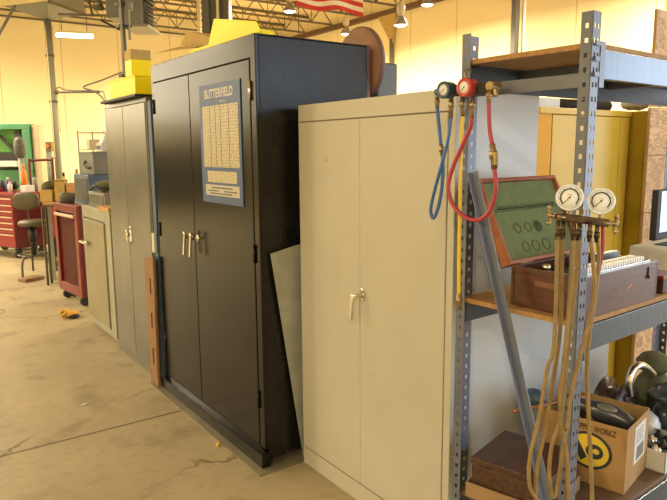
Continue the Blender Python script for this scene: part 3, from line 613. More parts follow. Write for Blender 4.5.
MB().hexa([p0+Z*.955, p1+Z*.955, p1+Vector((.06, .09, .955)), p0+Vector((.06, .09, .955)), p0+Z*.98, p1+Z*.98, p1+Vector((.06, .09, .98)), p0+Vector((.06, .09, .98))]).build('top_step', 'vinyl', t, .004)
for q in (p0, p1, p1+Vector((.06, .09, 0)), p0+Vector((.06, .09, 0))): MB().bar(q, q+Z*.96, .025, .025).build('leg', 'vinyl', t)
t = thing('cable_coil', (1.72, 8.75, 0), 'black coil of cable on the floor beside the red cart', 'cable')
for k in range(4): MB().tube([(1.92+math.cos(a)*(.11-.012*k), 9.46+math.sin(a)*.03, .15+math.sin(a)*(.13-.014*k)+.002*k) for a in [i*math.pi/9 for i in range(19)]], .014, sub=2).build('loop', 'dark', t)
tag(rbox((1.42, 8.62, 0), .4, .26, .16, 0, .045).build('wood_offcut', 'strip', bevel=.006), 'low pale wood offcut on the floor under the step frame', 'wood')

# more small things on the far benches
CL = [('jar', (2.20, 8.72), .04, .14, 'bluec', 'small dark blue jar at the far end of the work table'),
      ('jar', (2.28, 8.86), .045, .17, 'wpl', 'pale round jar at the far right of the work table'),
      ('jar', (1.98, 8.72), .03, .20, 'reddk', 'slim dark red can between the spray bottles on the work table')]
for nm, (x, y), rr, hh_, mm, lab in CL:
    t = thing(nm, (x, y, .985), lab, 'jar')
    MB().lathe((x, y, .987), (0, 0, 1), [(0, 0), (rr, 0), (rr, hh_*.8), (rr*.8, hh_*.86), (0, hh_*.86)], n=16).build('jar_body', mm, t)
    MB().cyl((x, y, .987+hh_*.86), (x, y, .987+hh_), rr*.8).build('cap', 'dark', t)
for k, (a, b, hz, mm, lab) in enumerate(((.45, .46, .20, 'green', 'green oil can at the back of the crimson chest, left of the orange bottle'), (.55, .29, .13, 'yelh', 'yellow tin in the middle of the crimson chest top'), (.12, .46, .24, 'graym', 'grey canister at the back near corner of the crimson chest'), (.70, .28, .18, 'dark', 'black can on the left part of the crimson chest'))):
    c = at(chest_frame((1.58, 10.50, 0)), a, b, 1.0); t = thing('can', c, lab, 'can')
    MB().lathe(c, (0, 0, 1), [(0, 0), (.04, 0), (.04, hz*.85), (.018, hz*.9), (0, hz*.9)], n=14).build('can_body', mm, t)
    MB().cyl(c+Z*hz*.9, c+Z*hz, .012, n=8).build('spout', 'dark', t)
tag(MB().tube([(1.55, 5.58, HT+.142), (1.50, 5.66, HT+.19), (1.50, 5.78, HT+.17), (1.515, 5.90, HT+.145)], .012).build('rubber_hose', 'dark'), 'short black hose arched over the rag heap', 'hose')
# ------------------------------------------------------------------ green machine
G = frame((1.64, 12.58, 0), (R0.x, R0.y, 0), (fh.x, fh.y, 0), (0, 0, 1))
t = thing('machining_center', (1.72, 12.52, 0), 'green enclosed machine tool with open front and beige control panel, far left', 'machine')
MB(G).box(-1.2, .66, .24, .30, .0, 2.08).box(-1.2, .66, 0, .24, 0, 1.30).box(-1.2, .66, 0, .24, 2.0, 2.10).box(.52, .66, 0, .24, 1.30, 2.0).build('enclosure', 'green', t, .01)
MB(G).box(-1.0, .36, .22, .24, 1.62, 2.0).build('inner_panel', 'greenlt', t)
MB(G).box(.36, .48, .05, .22, 1.32, 1.98).build('column', 'dark', t, .01)
MB(G).bar((.02, .12, 1.95), (.34, .12, 1.60), .05, .05).box(-.1, .36, .06, .20, 1.30, 1.60).build('spindle_arm', 'dark', t, .006)
MB(G).box(.67, .80, .05, .28, .0, 2.08).build('control_panel', 'beige', t, .01)
MB(G).box(.05, .45, -.12, .0, 1.36, 1.46).build('front_tray', 'paper', t, .004)
# orange box on a stand right of it
t = thing('junction_box', (2.7, 13.05, 0), 'small wooden-framed box with a red button right of the green machine', 'box')
G2 = frame((2.55, 13.14, 0), (R0.x, R0.y, 0), (fh.x, fh.y, 0), (0, 0, 1))
MB(G2).box(0, .17, 0, .12, 1.62, 1.80).build('body', 'strip', t, .004)
MB(G2).cyl((.10, -.005, 1.72), (.10, -.03, 1.72), .03).build('button', 'orange', t)
MB(G2).box(.02, .15, .02, .10, 0, 1.62).build('stand', 'tanfr', t)

# ------------------------------------------------------------------ columns, overhead units
t = thing('support_post', (3.0, 14.02, 0), 'grey round post with a dark swing arm, rising to the flared overhead unit', 'post')
px_, py_ = 3.0, 14.02
MB().cyl((px_, py_, 0), (px_, py_, 4.215), .068).build('pole', 'col', t)
MB().cyl((px_-.06, py_-.06, 1.5), (px_-.06, py_-.06, 4.1), .010).build('conduit', 'ductbr', t)
MB().cyl((px_+.085, py_-.04, 2.0), (px_+.085, py_-.04, 4.1), .012).build('conduit', 'ductbr', t)
for zz in (2.6, 3.5): MB().lathe((px_, py_, zz), (0, 0, 1), [(.06, 0), (.085, 0), (.085, .04), (.06, .04)]).build('clamp', 'coldk', t)
c0 = Vector((px_+.05, py_-.03, 2.80)); e1 = Vector((R0.x, R0.y, 0))
MB().bar(c0, c0+e1*.90, .035, .035).build('swing_arm', 'coldk', t)
MB().tube([c0+Z*.06, c0+e1*.08+Z*.10, c0+e1*.25+Z*.04, c0+e1*.90+Z*.02, c0+e1*.98-Z*.06, c0+e1*1.02-Z*.3], .012).build('hose', 'graym', t)
MB().cyl(c0-Z*.04, c0+Z*.04, .05).build('bracket', 'coldk', t)
t = thing('overhead_unit', (2.9, 13.42, 4.25), 'large grey overhead unit with sloping underside and cream face, upper left corner', 'duct')
A_, B_, C_ = Vector((2.25, 14.10, 0)), Vector((2.862, 13.20, 0)), Vector((3.713, 14.01, 0)); D_ = A_+C_-B_; K_ = Vector((3.0, 14.02, 0))
qd = [B_, C_, D_, A_]
MB().hexa([K_.lerp(p, .12)+Z*4.22 for p in qd]+[K_.lerp(p, .97)+Z*4.40 for p in qd]).build('hopper', 'duct', t)
def panel(p, q, th, z0, z1, name, m, b0=0, b1=0):
    d = (q-p).normalized(); n = Vector((d.y, -d.x, 0)); MB().hexa([p+Z*(z0+b0), q+Z*(z0+b1), q+n*th+Z*(z0+b1), p+n*th+Z*(z0+b0), p+Z*z1, q+Z*z1, q+n*th+Z*z1, p+n*th+Z*z1]).build(name, m, t)
panel(A_, B_, .02, 4.40, 4.95, 'cream_face', 'ductbr'); panel(B_, C_, .02, 4.42, 4.95, 'grey_side', 'duct'); panel(B_, C_, .03, 4.36, 4.42, 'dark_edge', 'coldk')
panel(C_, D_, .02, 4.40, 4.95, 'rear_side', 'duct'); panel(D_, A_, .02, 4.40, 4.95, 'rear_side', 'duct')
MB().bar((2.03, 13.95, 3.72), (2.42, 13.96, 4.40), .07, .05).build('brace', 'duct', t)
for p in (A_.lerp(C_, .3), A_.lerp(C_, .7)): MB().bar(p+Z*4.8, p+Z*5.46, .08, .08).build('hanger', 'coldk', t)
# fluorescent fixture
t = thing('tube_lamp', (3.7, 15.0, 4.1), 'long glowing fluorescent tube lamp hanging by the grey post', 'lamp')
p0 = Vector((3.42, 15.2, 4.13)); p1 = Vector((4.06, 14.74, 4.09))
MB().tube([p0, p1], .042, n=12, sub=1).build('tube', 'lit', t)
MB().bar(p0+Z*.065, p1+Z*.065, .10, .035).build('fixture_body', 'ductbr', t)
for q in (p0.lerp(p1, .15), p0.lerp(p1, .85)): MB().cyl(q+Z*.1, Vector((q.x, q.y, 5.45)), .008).build('cable', 'coldk', t)
# second post, near
t = thing('conduit_post', (2.7, 8.3, 0), 'dark upright post with strapped conduits behind the yellow bins', 'post')
MB().cyl((2.66, 8.28, 0), (2.69, 8.40, 5.45), .036).build('pole', 'coldk', t)
MB().cyl((2.63, 8.24, 2.55), (2.635, 8.33, 5.4), .012).cyl((2.735, 8.27, 3.0), (2.745, 8.33, 5.4), .016).build('conduit', 'tanfr', t)
for zz in (2.55, 3.15, 3.42): MB().box(2.61, 2.765, 8.25+.02*zz/5, 8.42, zz, zz+.03).build('strap', 'dark', t, .003)
MB().cyl((2.74, 8.25, 3.36), (2.74, 8.25, 3.46), .045).build('junction', 'graym', t)
# swing cord between arm and post
tag(MB().tube([(2.62, 8.30, 2.60), (2.40, 8.45, 2.50), (2.21, 8.60, 2.42), (2.33, 8.52, 2.36), (2.42, 8.46, 2.25), (2.44, 8.44, 2.05)], .010).build('hanging_cord', 'graym'), 'thin cord looping left from the conduit post above the grey cabinet', 'cord')
# unit heater with louvers
Gh = frame((3.12, 10.62, 0), (R0.x, R0.y, 0), (fh.x, fh.y, 0), (0, 0, 1))
t = thing('unit_heater', (3.3, 10.5, 3.6), 'boxy grey ceiling heater with dark louvers on its right side', 'heater')
MB(Gh).box(.28, .60, 0, .7, 3.60, 4.75).build('casing', 'duct', t, .01)
MB(Gh).hexa([(.27, -.01, 3.56), (.69, -.01, 3.56), (.69, .71, 3.56), (.27, .71, 3.56), (.27, -.01, 3.60), (.69, -.01, 3.60), (.69, .71, 3.60), (.27, .71, 3.60)]).build('bottom_panel', 'col', t)
mb = MB(Gh)
for i in range(16): mb.hexa([(.60, .05, 3.62+i*.065), (.68, .05, 3.58+i*.065), (.68, .65, 3.58+i*.065), (.60, .65, 3.62+i*.065), (.60, .05, 3.63+i*.065), (.68, .05, 3.59+i*.065), (.68, .65, 3.59+i*.065), (.60, .65, 3.63+i*.065)])
mb.build('louver', 'coldk', t)
MB(Gh).box(.30, .34, .2, .24, 4.75, 5.45).box(.5, .54, .2, .24, 4.75, 5.45).build('hanger', 'coldk', t)
t = thing('reel_unit', (2.95, 10.8, 3.8), 'cluster of grey overhead gear and pipes left of the ceiling heater', 'overhead gear')
MB(Gh).box(.0, .22, .1, .5, 3.72, 4.6).build('casing', 'duct', t, .01)
MB(Gh).bar((-.05, .0, 3.66), (.27, .05, 3.50), .03, .03).build('brace', 'dark', t)
MB(Gh).bar((-.8, .2, 3.80), (.25, .2, 3.76), .035, .035).build('rail', 'coldk', t)
MB(Gh).cyl((-.22, .2, 3.90), (-.08, .2, 3.90), .05).cyl((-.30, .2, 4.02), (-.25, .2, 3.76), .02).cyl((-.16, .2, 4.15), (-.10, .2, 3.86), .03).build('fitting', 'olivep', t)
MB(Gh).box(.05, .09, .2, .24, 4.6, 5.45).build('hanger', 'coldk', t)
# I-beam column behind the black cabinet
t = thing('steel_column', (4.1, 8.6, 0), 'broad grey steel column between the yellow carton and the roof', 'column')
Gc = frame((3.93, 8.72, 0), (R0.x, R0.y, 0), (fh.x, fh.y, 0), (0, 0, 1))
MB(Gc).box(0, .10, 0, .28, 0, 5.45).build('flange', 'coldk', t, .004)
MB(Gc).box(.30, .385, 0, .28, 0, 5.45).build('flange', 'coldk', t, .004)
MB(Gc).box(.10, .30, .13, .15, 0, 5.45).build('web', 'col', t)
MB(Gc).cyl((.22, .04, 0), (.22, .04, 5.4), .022).build('conduit', 'ductbr', t)
tag(MB().cyl((4.30, 9.70, 0), (4.37, 9.78, 5.4), .03).build('pipe', 'ductbr'), 'slim cream vertical pipe left of the broad steel column', 'pipe')
t = thing('steel_column', (9.0, 7.3, 0), 'narrow dark column with white pipe against the right wall, above the slotted shelf post', 'column')
MB().box(8.95, 9.05, 7.26, 7.36, 0, 5.45).build('post', 'coldk', t, .004)
MB().cyl((9.08, 7.20, 0), (9.08, 7.20, 5.4), .03).build('pipe', 'paper', t)
t = thing('wall_post', (10.6, 12.4, 0), 'thin brown upright with tapered head on the right wall', 'post')
MB().box(10.56, 10.66, 12.36, 12.42, 0, 4.3).build('post', 'truss', t)
MB().prism([(10.6, 12.36, 4.2), (10.6, 12.42, 4.2), (10.6, 12.95, 4.95), (10.6, 12.25, 4.95)], (.05, 0, 0)).build('gusset', 'kraft', t)
t = thing('wall_post', (8.99, 5.3, 0), 'thin pale conduit with a side arm on the wall right of the near shelf post', 'post')
MB().cyl((10.65, 5.62, 0), (10.65, 5.62, 5.3), .018).build('conduit', 'kraft', t)
MB().cyl((10.65, 5.62, 3.43), (10.65, 5.12, 3.53), .010).build('side_arm', 'graym', t)
# flag
t = thing('flag', (6.2, 9.8, 4.9), 'red and white striped national flag hanging near the roof at top centre', 'flag')
def flag_mesh():
    bm = bmesh.new(); uvl = bm.loops.layers.uv.new('UVMap'); nx, nz = 48, 26; p0 = Vector((6.17, 9.76, 0)); p1 = Vector((7.10, 9.06, 0)); nrm = (p1-p0).cross(Z).normalized()
    W = {}
    for side in (0, 1):
        for i in range(nx+1):
            for j in range(nz+1):
                a = i/nx; b = j/nz; bot = 4.11-.23*a-.04*math.sin(a*6.0+.4)
                p = p0.lerp(p1, a); p = p+nrm*(.05*math.sin(a*13+b*2)+(.004 if side else 0)); W[side, i, j] = bm.verts.new((p.x, p.y, bot+b*.98))
    def face(vs, uvs):
        f = bm.faces.new(vs); f.smooth = True
        for l, u_ in zip(f.loops, uvs): l[uvl].uv = u_
    for side in (0, 1):
        for i in range(nx):
            for j in range(nz):
                ids = [(i, j), (i+1, j), (i+1, j+1), (i, j+1)]
                if side: ids = ids[::-1]
                face([W[side, a, b] for a, b in ids], [(a/nx, b/nz) for a, b in ids])
    for i in range(nx):
        for j in (0, nz): face([W[0, i, j], W[0, i+1, j], W[1, i+1, j], W[1, i, j]], [(i/nx, j/nz*.999)]*4)
    me = bpy.data.meshes.new('cloth'); bm.to_mesh(me); bm.free(); me.transform(Matrix.Translation(-Vector(t['_b']))); me.materials.append(M['flag'])
    o = bpy.data.objects.new('cloth', me); COL.objects.link(o); o.parent = t
flag_mesh()
MB().cyl((6.14, 9.78, 5.0), (7.13, 9.04, 4.86), .015).build('pole', 'coldk', t)
for q in ((6.3, 9.66, 4.97), (7.0, 9.14, 4.88)): MB().cyl(q, (q[0], q[1], 5.5), .006).build('cord', 'coldk', t)

# ------------------------------------------------------------------ shelving unit
sh = .0495; u = Vector((math.cos(sh), math.sin(sh), 0)); v = Vector((-math.sin(sh), math.cos(sh), 0)); P0 = Vector((1.555, 1.01, 0))
S = frame(P0, u, v, (0, 0, 1))
def SP(a, b, z): return S @ Vector((a, b, z))
LU, LV, HS = 1.52, .44, 1.955
t = thing('shelving_unit', P0, 'slate-grey slotted-post shelving rack holding the wooden case and cartons', 'shelves')
def leg_strip(mb, o, d, nrm, wdt, cols, z1=HS):      # a perforated strip from origin o along d
    th = .0022; pitch = .038; hz = .013
    n = int(z1/pitch); xs = [0]
    for c, hw in cols: xs += [c-hw/2, c+hw/2]
    xs.append(wdt)
    def q(a0, a1, z0, z1_):
        a = o+d*a0; b = o+d*a1; e = nrm*th
        mb.hexa([a+Z*z0, b+Z*z0, b+e+Z*z0, a+e+Z*z0, a+Z*z1_, b+Z*z1_, b+e+Z*z1_, a+e+Z*z1_])
    for i in range(0, len(xs), 2): q(xs[i], xs[i+1], 0, z1)
    for c, hw in cols:
        zc = z1-.036; top = z1
        while zc > .02:
            q(c-hw/2, c+hw/2, zc+hz/2, top); top = zc-hz/2; zc -= pitch
        q(c-hw/2, c+hw/2, 0, top)
def post(a, b, su, sv):
    mb = MB(); o = SP(a, b, 0); one = [(.017, .010)]; two = [(.014, .008), (.030, .008)]
    leg_strip(mb, o, v*sv, u*su, .034, one)
    if b: leg_strip(mb, o, u*su, v*sv, .078, [(.058, .012)])
    else: leg_strip(mb, o, u*su, v*sv, .040, two)
    mb.build('post', 'steel', t)
post(0, 0, 1, 1); post(0, LV, 1, -1); post(LU, 0, -1, 1); post(LU, LV, -1, -1)
def shelf(zt, side=True, board='board', dz=.0, name='shelf'):
    MB(S).box(.055, LU-.055, .001, .004, zt-.076, zt).box(.055, LU-.055, .004, .03, zt-.004, zt).box(.055, LU-.055, .004, .02, zt-.076, zt-.073).build('long_beam', 'steelbeam', t, .001)
    MB(S).box(.045, LU-.045, LV-.005, LV-.002, zt-.076, zt).box(.045, LU-.045, LV-.03, LV-.005, zt-.004, zt).build('long_beam', 'steeldk', t, .001)  # far beam: shade under the board is put into its colour
    for a in ((0, LU) if side else ()): MB(S).box(a+(.003 if a == 0 else -.006), a+(.006 if a == 0 else -.003), .034, LV-.034, zt-.100, zt-.062).box(a+(.006 if a == 0 else -.02), a+(.02 if a == 0 else -.006), .034, LV-.034, zt-.065, zt-.062).build('side_beam', 'steel', t, .001)
    for a in (.042, LU-.066):
        for b in (-.0005, LV+.0005): MB(S).box(a, a+.024, b-.0015, b+.0015, zt-.10, zt+.02).build('beam_connector', 'steel', t)
    MB(S).box(.012, LU-.012, .008, LV-.008, zt+.001, zt+.017).build('shelf_board', board, t, .002)
    for a in (.30, .88): MB(S).box(a, a+.04, .006, LV-.006, zt-.03, zt).build('cross_support', 'steel', t)
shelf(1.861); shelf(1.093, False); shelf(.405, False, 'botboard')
# teardrop clips on near post
for i in range(3): MB(S).box(.012, .034, -.006, -.001, 1.868-.04*i, 1.880-.04*i).build('clip', 'steel', t)
# diagonal grey bar
t2 = thing('steel_bar', SP(-.02, .2, .4), 'grey angle bar leaning diagonally across the end of the shelves', 'bar')
pA, pB = SP(-.016, .377, 1.525), SP(-.030, .012, .43)
ax_ = (pB-pA).normalized(); wv = v - ax_*v.dot(ax_); wv.normalize()
def slab(o0, o1, dirw, w_, th, nrm): return [o0, o1, o1+dirw*w_, o0+dirw*w_, o0+nrm*th, o1+nrm*th, o1+dirw*w_+nrm*th, o0+dirw*w_+nrm*th]
MB().hexa(slab(pA, pB, -wv, .026, .003, -u)).build('flange', 'barm', t2)
MB().hexa(slab(pA-u*.003, pB-u*.003, -u, .020, .003, -wv)).build('rib', 'barm', t2)

# ------------------------------------------------------------------ wooden instrument case on the middle shelf
ZM = 1.1105
c0, c1, d0, d1, zt = .05, .485, .008, .262, 1.236
t = thing('instrument_case', SP(.26, .13, ZM), 'open mahogany instrument case with green felt lid on the middle shelf', 'case')
k = .012
MB(S).box(c0, c1, d0, d0+k, ZM, zt).box(c0, c1, d1-k, d1, ZM, zt).box(c0, c0+k, d0+k, d1-k, ZM, zt).box(c1-k, c1, d0+k, d1-k, ZM, zt).box(c0+k, c1-k, d0+k, d1-k, ZM, ZM+.008).build('case_body', 'mahog', t, .002)
MB(S).box(c0+k, c1-k, d0+k, d1-k, 1.150, 1.196).build('felt_tray', 'feltdk', t)
mb = MB(S)
for i in range(8): mb.box(c0-.0007, c0+.004, d1-.012, d1-.0002, ZM+.006+i*.015, ZM+.013+i*.015).box(c1-.004, c1+.0006, d0+.0002, d0+.012, ZM+.006+i*.015, ZM+.013+i*.015).box(c1-.012, c1-.0002, d0-.0007, d0+.004, ZM+.006+i*.015, ZM+.013+i*.015)
mb.build('dovetail_joint', 'walnut', t)
MB(S).box(c0-.0012, c0+.002, .095, .175, 1.184, 1.200).build('grip_recess', 'recess', t, .003)
for uu in (.10, .42):
    MB(S).box(uu-.004, uu+.004, d0-.004, d0, 1.185, 1.222).cyl((uu, d0-.004, 1.19), (uu, d0-.008, 1.19), .006).build('latch_hook', 'brassdk', t, .001)
MB(S).prism([(.27, d0-.0006, 1.165), (.31, d0-.0006, 1.172), (.33, d0-.0006, 1.185), (.30, d0-.0006, 1.178)], (0, .0006, 0)).prism([(.24, d0-.0006, 1.150), (.246, d0-.0006, 1.152), (.247, d0-.0006, 1.166), (.241, d0-.0006, 1.162)], (0, .0006, 0)).build('bare_patch', 'mahogrim', t)
# lid
ey = Vector((0, .135, .262)).normalized(); LL = .298
Ld = S @ frame((c0, d1+.002, zt+.003), (1, 0, 0), ey, (0, -ey.z, ey.y)); LW = c1-c0
lid = MB(Ld).box(0, LW, 0, LL, -.042, -.036).build('lid_panel', 'mahog', t, .001)
MB(Ld).box(0, LW, 0, .012, -.036, 0).box(0, LW, LL-.012, LL, -.036, 0).box(0, .012, .012, LL-.012, -.036, 0).box(LW-.012, LW, .012, LL-.012, -.036, 0).build('rim', 'mahogrim', lid, .001)
MB(Ld).box(.012, LW-.012, .012, .185, -.036, -.018).box(.012, LW-.012, .185, LL-.012, -.036, -.012).build('felt_lining', 'felt', lid, .003)
MB(Ld).box(.012, LW-.012, .19, .205, -.036, -.007).build('felt_ridge', 'felt', lid, .003)
mb = MB(Ld)
for i in range(24): mb.box(.05+i*.0135, .0565+i*.0135, .187, .198, -.012, -.0062)
mb.build('slot_row', 'feltdk', lid)
for a, b, r, dk in ((.125, .120, .019, 1), (.185, .120, .018, 0), (.240, .118, .022, 1), (.135, .052, .020, 0), (.190, .052, .021, 0), (.250, .052, .022, 0)):
    MB(Ld).lathe((a, b, -.018), (0, 0, 1), [(r*.80, 0), (r, 0), (r, .0016), (r*.80, .0016), (r*.80, 0)]).build('felt_hollow', 'feltmid', lid)
    if dk: MB(Ld).lathe((a, b, -.0185), (0, 0, 1), [(0, 0), (r*.82, 0), (r*.82, .0012), (0, .0012)]).build('felt_hollow', 'feltdk' if r > .021 else 'felt', lid)
MB(S).cyl((.10, .268, zt), (.17, .268, zt), .004).cyl((.36, .268, zt), (.43, .268, zt), .004).build('hinge', 'brass', t)
# contents: gauge blocks, sliding head, rods
GB = 'pale steel gauge blocks standing in the front of the wooden case'; first = None
for i in range(24):
    a = .075+i*.0150
    for row in (0, 1):
        if first is None:
            first = tag(MB(S).box(a, a+.009, .028, .048, 1.197, 1.252).build('gauge_block', 'white', bevel=.001), 'small pale steel gauge block standing in the front rows of the wooden case', 'gauge block', GB); fa, fr = a, row
        else:
            c = first.copy(); COL.objects.link(c); c.location = first.location + u*(a-fa) + v*(.030*row) + Z*0
tag(MB(S).box(.065, .455, .0205, .0235, 1.197, 1.240).build('rule', 'chrome', bevel=.0005), 'bright steel rule standing along the front edge inside the wooden case', 'rule')
tag(MB(S).box(.30, .43, .110, .135, 1.197, 1.262).build('dark_bar', 'graydk', bevel=.003), 'dark steel bar lying behind the gauge blocks in the wooden case', 'bar')
tag(MB(S).box(.44, .465, .04, .10, 1.197, 1.238).build('red_pouch', 'reddk', bevel=.003), 'small dark red pad at the right end inside the wooden case', 'pad')
kb = thing('setting_knob', SP(.15, .20, 1.197), 'shiny round steel knob at the left rear inside the wooden case', 'knob')
MB(S).lathe((.13, .19, 1.197), (0, 0, 1), [(0, 0), (.016, 0), (.016, .018), (.011, .022), (.015, .03), (.013, .042), (0, .046)]).build('knob_body', 'chrome', kb)
# things right of the case on the middle shelf
t = thing('small_case', SP(.60, .07, ZM), 'small dark box with red top just right of the wooden case', 'box')
MB(S).box(.56, .68, .02, .14, ZM, 1.155).build('body', 'walnut', t, .003)
MB(S).box(.56, .68, .02, .14, 1.155, 1.170).build('lid', 'red', t, .004)
t = thing('printer', SP(1.1, .22, ZM), 'white boxy device with dark slot on the middle shelf at the right edge', 'device')
MB(S).box(.93, 1.30, .10, .33, ZM, 1.205).build('casing', 'paper', t, .008)
MB(S).box(1.02, 1.24, .16, .27, 1.2055, 1.209).build('dark_slot', 'ink', t)
t = thing('monitor', SP(1.3, .38, ZM), 'dark-framed screen with a pale blue picture at the right edge of the middle shelf', 'monitor')
MB(S).box(1.235, 1.50, .365, .395, 1.19, 1.415).build('frame', 'dark', t, .004)
MB(S).box(1.262, 1.49, .363, .3655, 1.225, 1.408).build('screen', 'screen', t)  # blue-white reflection put into the screen colour
MB(S).box(1.30, 1.36, .33, .41, ZM, 1.19).build('stand', 'dark', t, .004)

# ------------------------------------------------------------------ bottom shelf
ZB = .4225
def R2(c, a): return S @ frame((c[0], c[1], 0), (math.cos(a), math.sin(a), 0), (-math.sin(a), math.cos(a), 0), (0, 0, 1))
# cardboard tray + walnut box
T = R2((.05, .09), math.radians(12))
t = thing('cardboard_tray', T @ Vector((.1, .15, ZB)), 'shallow tan cardboard tray under the dark wooden box on the bottom shelf', 'tray')
MB(T).box(0, .29, 0, .29, ZB, ZB+.004).box(0, .004, 0, .29, ZB, ZB+.055).box(.286, .29, 0, .29, ZB, ZB+.055).box(0, .29, 0, .004, ZB, ZB+.055).box(0, .29, .286, .29, ZB, ZB+.055).build('body', 'cardin', t)
t = thing('wooden_box', T @ Vector((.15, .15, ZB)), 'closed dark walnut box sitting in the cardboard tray, lower left of the shelves', 'box')
MB(T).box(.012, .275, .012, .275, ZB+.006, ZB+.12).build('body', 'walnut', t, .003)
MB(T).box(.009, .278, .009, .278, ZB+.122, ZB+.145).build('lid', 'walnut', t, .003)
# carton
A = math.radians(10); T = R2((.415, .035), A); cw, cl, ch = .25, .30, .235
t = thing('cardboard_carton', T @ Vector((.12, .15, ZB)), 'open brown cardboard carton with yellow round logo and handwriting on the bottom shelf', 'box')
q = .004
MB(T).box(0, cw, 0, cl, ZB+.001, ZB+.005).box(0, q, 0, cl, ZB+.005, ZB+ch).box(cw-q, cw, 0, cl, ZB+.005, ZB+ch).box(q, cw-q, 0, q, ZB+.005, ZB+ch).box(q, cw-q, cl-q, cl, ZB+.005, ZB+ch).build('carton_body', 'card', t, .001)
def disc(T, a, b, ra, rb, x, m, name, n=40, in_=0):
    mb = MB(T); pts = [(x, a+math.cos(i*2*math.pi/n)*ra, b+math.sin(i*2*math.pi/n)*rb) for i in range(n)]
    mb.prism(pts, (-.0003, 0, 0)); mb.build(name, m, t)
disc(T, .125, ZB+.125, .080, .068, -.0004, 'ink', 'logo_ring'); disc(T, .125, ZB+.125, .069, .058, -.0009, 'yelh', 'logo_field')
disc(T, .105, ZB+.125, .030, .027, -.0014, 'ink', 'logo_mark'); disc(T, .100, ZB+.127, .012, .010, -.0019, 'yelh', 'logo_eye')
mb = MB(T).prism([(-.0014, .17, ZB+.165), (-.0014, .13, ZB+.10), (-.0014, .15, ZB+.08), (-.0014, .185, ZB+.14)], (-.0003, 0, 0)); mb.build('logo_mark', 'ink', t)
Tx = T.to_3x3()
text_part('UPPER WORKZ', 'handwriting', 'pdark', t, frame(T @ Vector((-.0008, .105, ZB+.207)), Tx @ Vector((0, -1, 0)), (0, 0, 1), Tx @ Vector((-1, 0, 0))), .030, sx=.66)
lb = MB(T).box(.085, .205, -.0012, -.0003, ZB+.075, ZB+.215).build('shipping_label', 'paper', t)
MB(T).box(.11, .19, -.0018, -.0013, ZB+.085, ZB+.135).build('barcode_block', 'duct', lb)
mb = MB(T)
for i in range(5): mb.box(.10, .18-.01*(i % 2), -.0018, -.0013, ZB+.150+i*.011, ZB+.153+i*.011)
mb.build('printed_line', 'duct', lb)
# tools in the carton
def TP(a, b, z): return T @ Vector((a, b, z))
t = thing('power_drill', TP(.10, .12, ZB+.2), 'black cordless drill lying uppermost in the cardboard carton', 'drill')
MB().tube([TP(.12, .02, ZB+.205), TP(.12, .08, ZB+.222), TP(.11, .15, ZB+.235), TP(.11, .22, ZB+.24)], lambda f: .022+.016*math.sin(min(f, .8)*3.6), n=14).build('motor_body', 'skin_blk', t)
MB().tube([TP(.12, .16, ZB+.22), TP(.18, .15, ZB+.19), TP(.215, .13, ZB+.15)], .022, n=12).build('grip', 'skin_blk', t)
MB().cyl(TP(.11, .22, ZB+.24), TP(.11, .26, ZB+.242), .020, .012).build('chuck', 'graydk', t)
MB().ell(TP(.10, .11, ZB+.255), (.022, .045, .012)).build('grey_stripe', 'duct', t)
t = thing('power_drill', TP(.05, .10, ZB+.2), 'second black tool below the drill, against the logo side of the carton', 'tool')
MB().tube([TP(.045, .05, ZB+.13), TP(.042, .13, ZB+.16), TP(.045, .22, ZB+.18)], lambda f: .028+.01*math.sin(f*3), n=14).build('motor_body', 'dark', t)
MB().tube([TP(.05, .10, ZB+.13), TP(.09, .05, ZB+.09), TP(.12, .04, ZB+.05)], .020, n=12).build('grip', 'dark', t)
tag(MB().ell(TP(.20, .045, ZB+.165), (.035, .032, .03), lump=.1).build('black_pouch', 'dark'), 'black rounded pouch in the front right corner of the carton', 'pouch')
cg = 'copper pipes sticking out of the carton to the left'
for k, (b, dz) in enumerate(((.26, .0), (.275, -.012))):
    MBp = MB().cyl(TP(.15, b-.06, ZB+.255+dz), TP(-.14, b+.075, ZB+.262+dz), .005).build('copper_pipe', 'copper')
    tag(MBp, 'thin copper pipe sticking out left of the carton, %s of the pair' % ('lower' if k else 'upper'), 'pipe', cg)
tag(MB().ell(TP(.03, .34, ZB+.255), (.035, .05, .03), lump=.12).build('dark_fitting', 'bluebd'), 'dark blue-grey lump beside the copper pipes', 'fitting')
# white parts box
t = thing('parts_box', SP(.70, .08, ZB), 'small open white box of dark fittings at the front right of the bottom shelf', 'box')
T = R2((.665, .012), math.radians(3))
MB(T).box(0, .20, 0, .13, ZB, ZB+.004).box(0, .004, 0, .13, ZB, ZB+.08).box(.196, .20, 0, .13, ZB, ZB+.08).box(0, .20, 0, .004, ZB, ZB+.08).box(0, .20, .126, .13, ZB, ZB+.08).build('body', 'paper', t)
for k in range(7):
    tag(MB().lathe(T @ Vector((.03+.026*k, .04+.045*(k % 2), ZB+.055)), (.3*(k % 3-1), .3, 1), [(0, 0), (.018, 0), (.018, .02), (.010, .024), (.010, .036), (0, .038)], n=12).build('pipe_fitting', 'chrome' if k % 3 == 0 else 'dark'), 'small shiny chromed fitting in the white parts box' if k % 3 == 0 else 'small dark pipe fitting in the white parts box', 'fitting', 'chromed fittings in the white parts box' if k % 3 == 0 else 'dark fittings in the white parts box')
